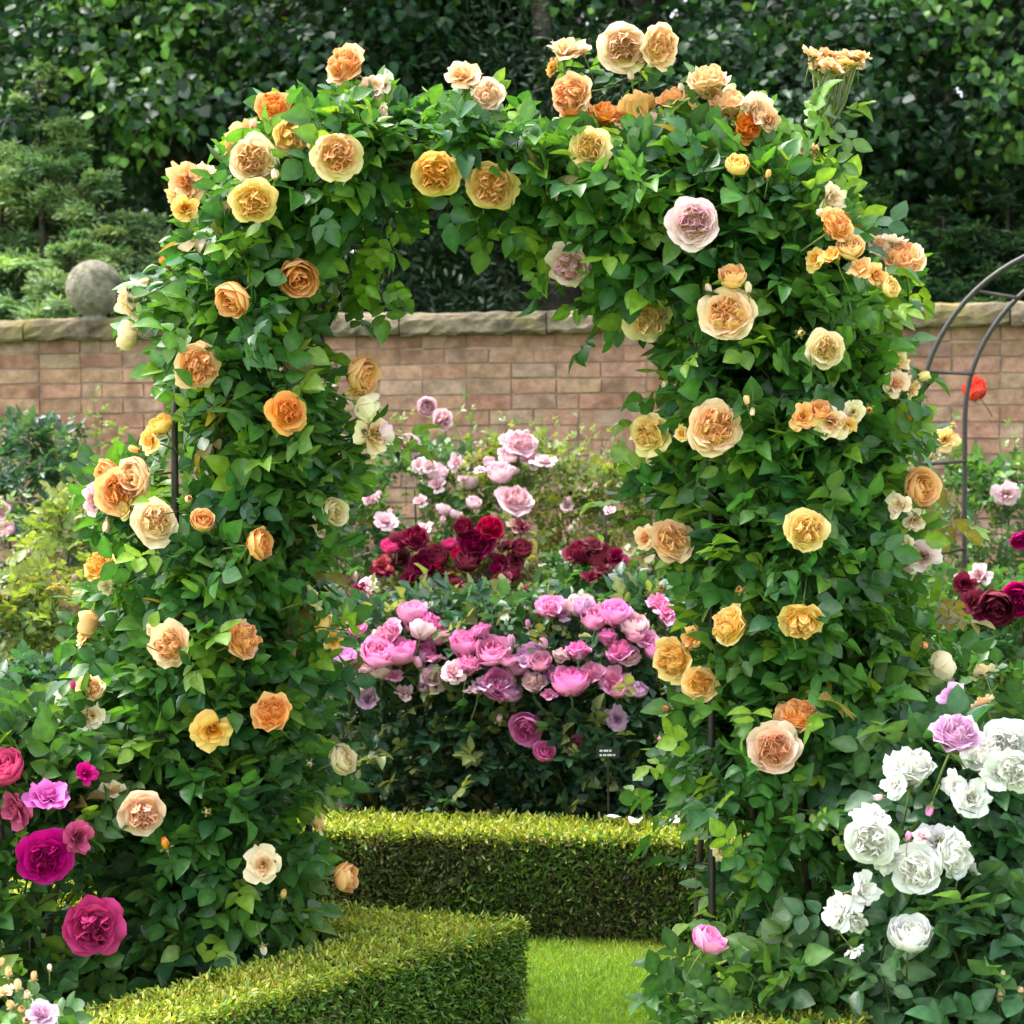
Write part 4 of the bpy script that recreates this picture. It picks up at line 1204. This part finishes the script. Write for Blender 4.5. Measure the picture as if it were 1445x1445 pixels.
bush('reddish leaved bush of dark crimson roses with one hot pink bloom', 600, 7.35, 1.08, .42, .34, 260, .045, RED, [
    (585, 766, 40, 'crs', 'rosette'), (612, 788, 40, 'crs', 'cup'), (596, 800, 34, 'crs', 'rosette'), (568, 788, 32, 'crs', 'loose'), (553, 771, 28, 'hot', 'cup'), (630, 828, 42, 'orc', 'loose'), (612, 838, 36, 'orc', 'loose'), (620, 815, 40, 'crs', 'loose'), (508, 838, 32, 'crs', 'loose'), (476, 862, 22, 'hot', 'cup'), (520, 825, 28, 'plp', 'loose'), (588, 848, 26, 'mag', 'cup'),
    (545, 805, 30, 'crs', 'loose'), (575, 815, 30, 'crs', 'loose')] + more((530, 660), (750, 850), 14, (18, 30), ('crs', 'crs', 'mag', 'drd'), 4), group='crimson rose bushes')
bush('reddish leaved bush of dark crimson roses holding a single scarlet bloom', 700, 7.3, 1.10, .36, .32, 230, .045, RED, [
    (670, 772, 44, 'crs', 'rosette'), (660, 792, 38, 'crs', 'cup'), (690, 751, 36, 'drd', 'rosette'), (715, 770, 30, 'crs', 'loose'), (668, 862, 34, 'crs', 'loose'), (700, 840, 26, 'plp', 'bud', 'u'), (735, 742, 26, 'crs', 'loose'), (728, 790, 28, 'crs', 'loose'), (705, 795, 32, 'crs', 'loose'), (716, 822, 26, 'plp', 'bud', 'u')] + more((640, 750), (745, 850), 12, (18, 30), ('crs', 'crs', 'drd', 'plp'), 5), group='crimson rose bushes', fresh=(.4, (.15, .05, .03)))
bush('green bush with a tight cluster of dark crimson roses', 840, 7.3, 1.08, .36, .32, 260, .045, GRN, [
    (818, 785, 40, 'crs', 'rosette'), (845, 788, 42, 'crs', 'cup'), (868, 786, 36, 'crs', 'loose'), (838, 770, 30, 'crs', 'loose'), (835, 815, 28, 'crs', 'loose'), (850, 803, 24, 'crs', 'loose')], group='crimson rose bushes')
bush('loose bush of pale pink roses below the two blooms against the bricks', 600, 8.5, 1.50, .45, .4, 250, .045, GRN, [
    (602, 574, 26, 'plp', 'cup', 'c'), (621, 593, 28, 'plp', 'rosette', 'c'), (575, 627, 32, 'plp', 'rosette', 'c'), (592, 657, 26, 'plp', 'loose'), (615, 667, 34, 'plp', 'cup'), (617, 684, 26, 'plp', 'loose'), (645, 654, 24, 'plp', 'loose'), (663, 681, 26, 'plp', 'cup', 'u'), (545, 736, 34, 'plp', 'loose'), (600, 748, 30, 'plp', 'loose'), (640, 646, 22, 'plp', 'bud', 'u'), (625, 735, 22, 'plp', 'bud')] + more((500, 680), (640, 745), 10, (14, 24), ('plp',), 6),
    spikes=14, group='pale pink rose bushes by the wall')
bush('loose bush of pale pink roses with a long flower cluster against the bricks', 735, 8.4, 1.50, .42, .4, 250, .045, OLI, [
    (722, 622, 34, 'plp', 'loose', 'c'), (735, 632, 42, 'plp', 'rosette', 'cu'), (716, 640, 30, 'plp', 'loose'), (748, 648, 34, 'plp', 'loose'), (768, 652, 34, 'plp', 'loose'), (706, 668, 36, 'plp', 'cup'), (726, 712, 46, 'plp', 'rosette'), (668, 710, 22, 'plp', 'cup'), (700, 696, 18, 'plp', 'bud'), (728, 741, 26, 'pch', 'loose'), (806, 746, 18, 'plp', 'bud')] + more((670, 810), (640, 745), 9, (14, 24), ('plp',), 7),
    spikes=26, group='pale pink rose bushes by the wall')
bush('airy green bush of tall unopened shoots before the brick wall', 865, 8.4, 1.40, .45, .4, 280, .042, OLI, [
    (790, 688, 16, 'plp', 'bud'), (820, 690, 16, 'plp', 'bud'), (840, 685, 16, 'plp', 'bud'), (860, 720, 18, 'plp', 'loose'), (800, 715, 18, 'plp', 'loose'), (930, 672, 28, 'plp', 'loose'), (905, 676, 28, 'crm', 'loose')], spikes=60)
bush('green bush at the foot of the wall behind the stone ball side pillar', 470, 8.4, 1.35, .42, .4, 230, .045, GRN, [(460, 560, 40, 'plp', 'loose', 'c')])
bush('green bush with small flowers at the foot of the wall behind the far pillar', 1060, 8.3, 1.35, .5, .4, 260, .045, GRN, [(968, 675, 24, 'crm', 'loose')])
bush('mid green rose bush in the shade behind the white rose side pillar', 1150, 7.0, 1.0, .5, .35, 280, .047, GRN, [(1235, 918, 34, 'plp', 'loose', 'c', 6.6), (1020, 905, 24, 'plp', 'loose')])
# beside the left pillar
bush('tall blue-green rose bush against the wall with pale pink blooms at the picture edge', 45, 8.3, 1.60, .42, .4, 330, .052, BLU, [
    (4, 722, 24, 'plp', 'rosette', 'c'), (8, 748, 26, 'plp', 'cup', 'c'), (-20, 700, 26, 'plp', 'loose')], spikes=12)
bush('olive yellow rose bush beside the blue-green bush and the arch pillar', 135, 7.6, 1.32, .45, .4, 300, .047, OLI, [(42, 778, 16, 'plp', 'bud', 'cu', 7.2), (105, 815, 18, 'plp', 'bud'), (230, 690, 20, 'plp', 'bud')], spikes=18)
bush('wide olive rose bush filling the middle ground at the picture edge', 10, 7.0, 1.05, .5, .4, 330, .05, OLI, [], spikes=0)
bush('dark green rose bush below the olive bushes', 30, 6.2, .78, .42, .35, 300, .055, DKG, [])
bush('rose bush hidden mostly behind the leafy left pillar', 300, 6.9, 1.05, .5, .4, 260, .05, GRN, [])
# beside the right pillar
bush('bright green rose bush below the bare iron arch', 1390, 8.6, 1.40, .5, .4, 300, .047, GRN, [
    (1376, 551, 34, 'red', 'cup', 'cu', 9.2), (1333, 620, 36, 'yel', 'loose', 'c'), (1420, 697, 38, 'plp', 'loose', 'c'), (1440, 762, 26, 'mag', 'cup', 'c'), (1315, 640, 22, 'crm', 'bud'), (1345, 600, 18, 'yel', 'bud')], spikes=14)
bush('lush green bush with a spray of velvety crimson roses', 1400, 7.0, 1.0, .42, .35, 280, .052, GRN, [
    (1362, 824, 34, 'crs', 'loose', 'c'), (1372, 850, 38, 'crs', 'loose', 'c'), (1405, 855, 50, 'crs', 'cup', 'c'), (1438, 846, 46, 'mag', 'cup', 'c'), (1385, 862, 36, 'crs', 'loose', 'c'), (1382, 812, 34, 'plp', 'loose', 'c'), (1350, 815, 20, 'plp', 'bud')])
bush('green bush between the crimson spray and the white roses', 1330, 6.1, .82, .42, .3, 280, .055, GRN, [(1242, 945, 28, 'crm', 'loose', 'c')])

# ------------------------------------------------------------------ foreground bushes
bush('foreground rose bush with large magenta and hot pink blooms', 5, 4.72, .86, .28, .28, 210, .062, GRN, [
    (8, 1084, 56, 'hot', 'cup', 'cu'), (68, 1124, 60, 'orc', 'loose', 'cu'), (22, 1142, 56, 'mag', 'loose', 'cl'), (62, 1208, 70, 'pur', 'rosette', 'c'), (130, 1302, 78, 'mag', 'rosette', 'ccd', 4.45), (110, 1182, 46, 'pur', 'loose', 'cr'), (121, 1090, 32, 'mag', 'loose', 'cr'), (103, 967, 20, 'mag', 'bud', 'u'),
    (-40, 1190, 70, 'mag', 'rosette', 'c')], tmpl=T_ROSE, z0=.03, fresh=(.2, (.16, .27, .03)))
bush('yellow-green young rose shoots above the hot pink blooms', 75, 5.0, .86, .17, .14, 44, .055, YEL, [(50, 998, 12, 'pch', 'bud', 'u')], tmpl=T_ROSE, z0=.45, ncane=3)
bush('low dark rose growth at the foot of the arch behind the bent hedge', 250, 4.90, .36, .34, .22, 110, .055, GRN, [(372, 1340, 24, 'crm', 'bud', 'd')], tmpl=T_ROSE, z0=.03)
bush('foreground bush of large white roses with broad grey-green leaves', 1370, 4.32, .84, .27, .30, 260, .064, [(4, (.045, .125, .05)), (3, (.06, .15, .055)), (2, (.08, .18, .06))], [
    (1285, 1096, 64, 'wht', 'rosette', 'cu'), (1228, 1180, 66, 'wht', 'rosette', 'c'), (1226, 1152, 56, 'wht', 'loose', 'cu', 4.12), (1388, 1076, 66, 'wht', 'rosette', 'cu'), (1422, 1046, 66, 'wht', 'rosette', 'c'), (1372, 1126, 60, 'wht', 'loose', 'c'), (1300, 1228, 66, 'wht', 'rosette', 'cl'), (1335, 1206, 64, 'wht', 'rosette', 'cr'),
    (1186, 1284, 58, 'wht', 'loose', 'cl'), (1216, 1256, 52, 'wht', 'loose', 'cr'), (1285, 1320, 58, 'wht', 'cup', 'cu'), (1205, 1343, 30, 'wht', 'loose', 'd'), (1440, 1082, 62, 'wht', 'rosette', 'cd', 4.05), (1408, 1092, 50, 'wht', 'loose', 'c', 4.06), (1252, 1212, 46, 'wht', 'loose', 'cd', 4.06), (1322, 1186, 54, 'wht', 'loose', 'cu', 4.1), (1358, 1222, 46, 'wht', 'loose', 'r', 4.07), (1262, 1108, 40, 'wht', 'loose', 'cl', 4.1), (1205, 1300, 40, 'wht', 'loose', 'cd', 4.07), (1350, 1110, 40, 'wht', 'loose', 'cl', 4.1), (1312, 1143, 28, 'pnk', 'bud', 'd'), (1300, 1180, 26, 'plp', 'loose', 'cu'), (1282, 1180, 22, 'pnk', 'bud', 'u'), (1240, 1125, 22, 'plp', 'bud', 'l'),
    (1412, 1406, 32, 'tan', 'bud', 'u'), (1440, 1402, 30, 'tan', 'bud', 'u'), (1415, 1375, 20, 'crm', 'bud', 'u')], tmpl=T_ROSE, z0=.0, leaflets=5)
bush('bush of open candy pink roses directly behind the white roses', 1370, 4.75, .86, .28, .22, 130, .06, GRN, [
    (1346, 986, 46, 'lil', 'loose', 'cu', 4.3), (1345, 1046, 66, 'lil', 'rosette', 'cu', 4.05), (1390, 992, 34, 'pal', 'loose', 'u', 4.3), (1436, 1096, 40, 'lil', 'cup', 'cr', 4.3), (1277, 1050, 34, 'crm', 'cup', 'cd'), (1276, 1026, 18, 'pnk', 'bud', 'u')], tmpl=T_ROSE)
bush('low leafy rose with one small candy pink bloom on a long dark stem', 1130, 4.45, .36, .32, .24, 130, .060, GRN, [(1000, 1328, 48, 'pnk', 'cup', 'u', 4.2)], tmpl=T_ROSE, z0=.02)
sp = bush('corner plant with tan spent buds and one lilac bloom', 20, 3.7, .46, .16, .14, 50, .045, GRN, [
    (60, 1432, 46, 'lil', 'loose', 'cu', 3.55), (12, 1372, 24, 'tan', 'bud', 'u', 3.58), (25, 1390, 26, 'tan', 'bud', 'u', 3.57), (5, 1400, 26, 'tan', 'loose', 'u', 3.6), (38, 1404, 24, 'pch', 'bud', 'cu', 3.56), (48, 1378, 22, 'tan', 'bud', 'u', 3.6), (15, 1418, 26, 'tan', 'bud', 'u', 3.55), (30, 1425, 24, 'tan', 'bud', 'cu', 3.55),
    (2, 1358, 20, 'tan', 'bud', 'u', 3.6), (70, 1366, 18, 'crm', 'bud', 'u', 3.6), (36, 1440, 24, 'tan', 'bud', 'c', 3.54)], tmpl=T_ROSE, z0=.05)

# ------------------------------------------------------------------ plant labels and fallen petals
def plant_label(px, py, d, w, h, mat, label, lines):
    c_ = at(px, py, d)
    t = thing('plant_label', (float(c_[0]), float(c_[1]), 0), label, 'plant label')
    m_ = MB(); m_.box((c_[0], c_[1] + .006, c_[2] / 2), (.006, .004, c_[2])); m_.build('stake', M_IRON, t, False)
    m_ = MB(); m_.box(c_, (w, .004, h), R(-6)); m_.build('plate', mat, t, False)
    if lines:
        m_ = MB()
        x = -w * .34
        for zo, ws in ((h * .18, (.12, .2, .1)), (-h * .2, (.1, .14, .22, .08))):
            x = -w * .36
            for q in ws:
                m_.box((c_[0] + x + q * w / 2, c_[1] - .0045 - .0 * x, c_[2] + zo), (q * w, .002, h * .16), R(-6)); x += q * w + w * .04
        m_.build('lettering', M_WHITE, t, False)


plant_label(858, 1062, 6.02, .075, .036, M_PLATE, 'small dark plant label with two pale lines under the pink roses', True)
plant_label(900, 1097, 6.05, .032, .02, M_WHITE, 'tiny white plant tag low among the leaves behind the long hedge', False)
for px, py in ((866, 1146), (893, 1141), (949, 1143)):
    x = float(xat(px, 5.95)); y = hedge_y(x) + random.uniform(.02, .09)
    V, F, _ = petal_grid(random.uniform(0, 6), -.02, 0, .05, .045, 20, -20, 5, 5, .3, .006)
    m_ = MB(); m_.add([(v[0], v[1], v[2]) for v in V], F)
    o = m_.build('fallen_petal', M_WHITE); o.location = (x, y, .345)
    tag(o, 'pale petal fallen on the top of the long hedge', 'petal', 'fallen petals on the hedge')
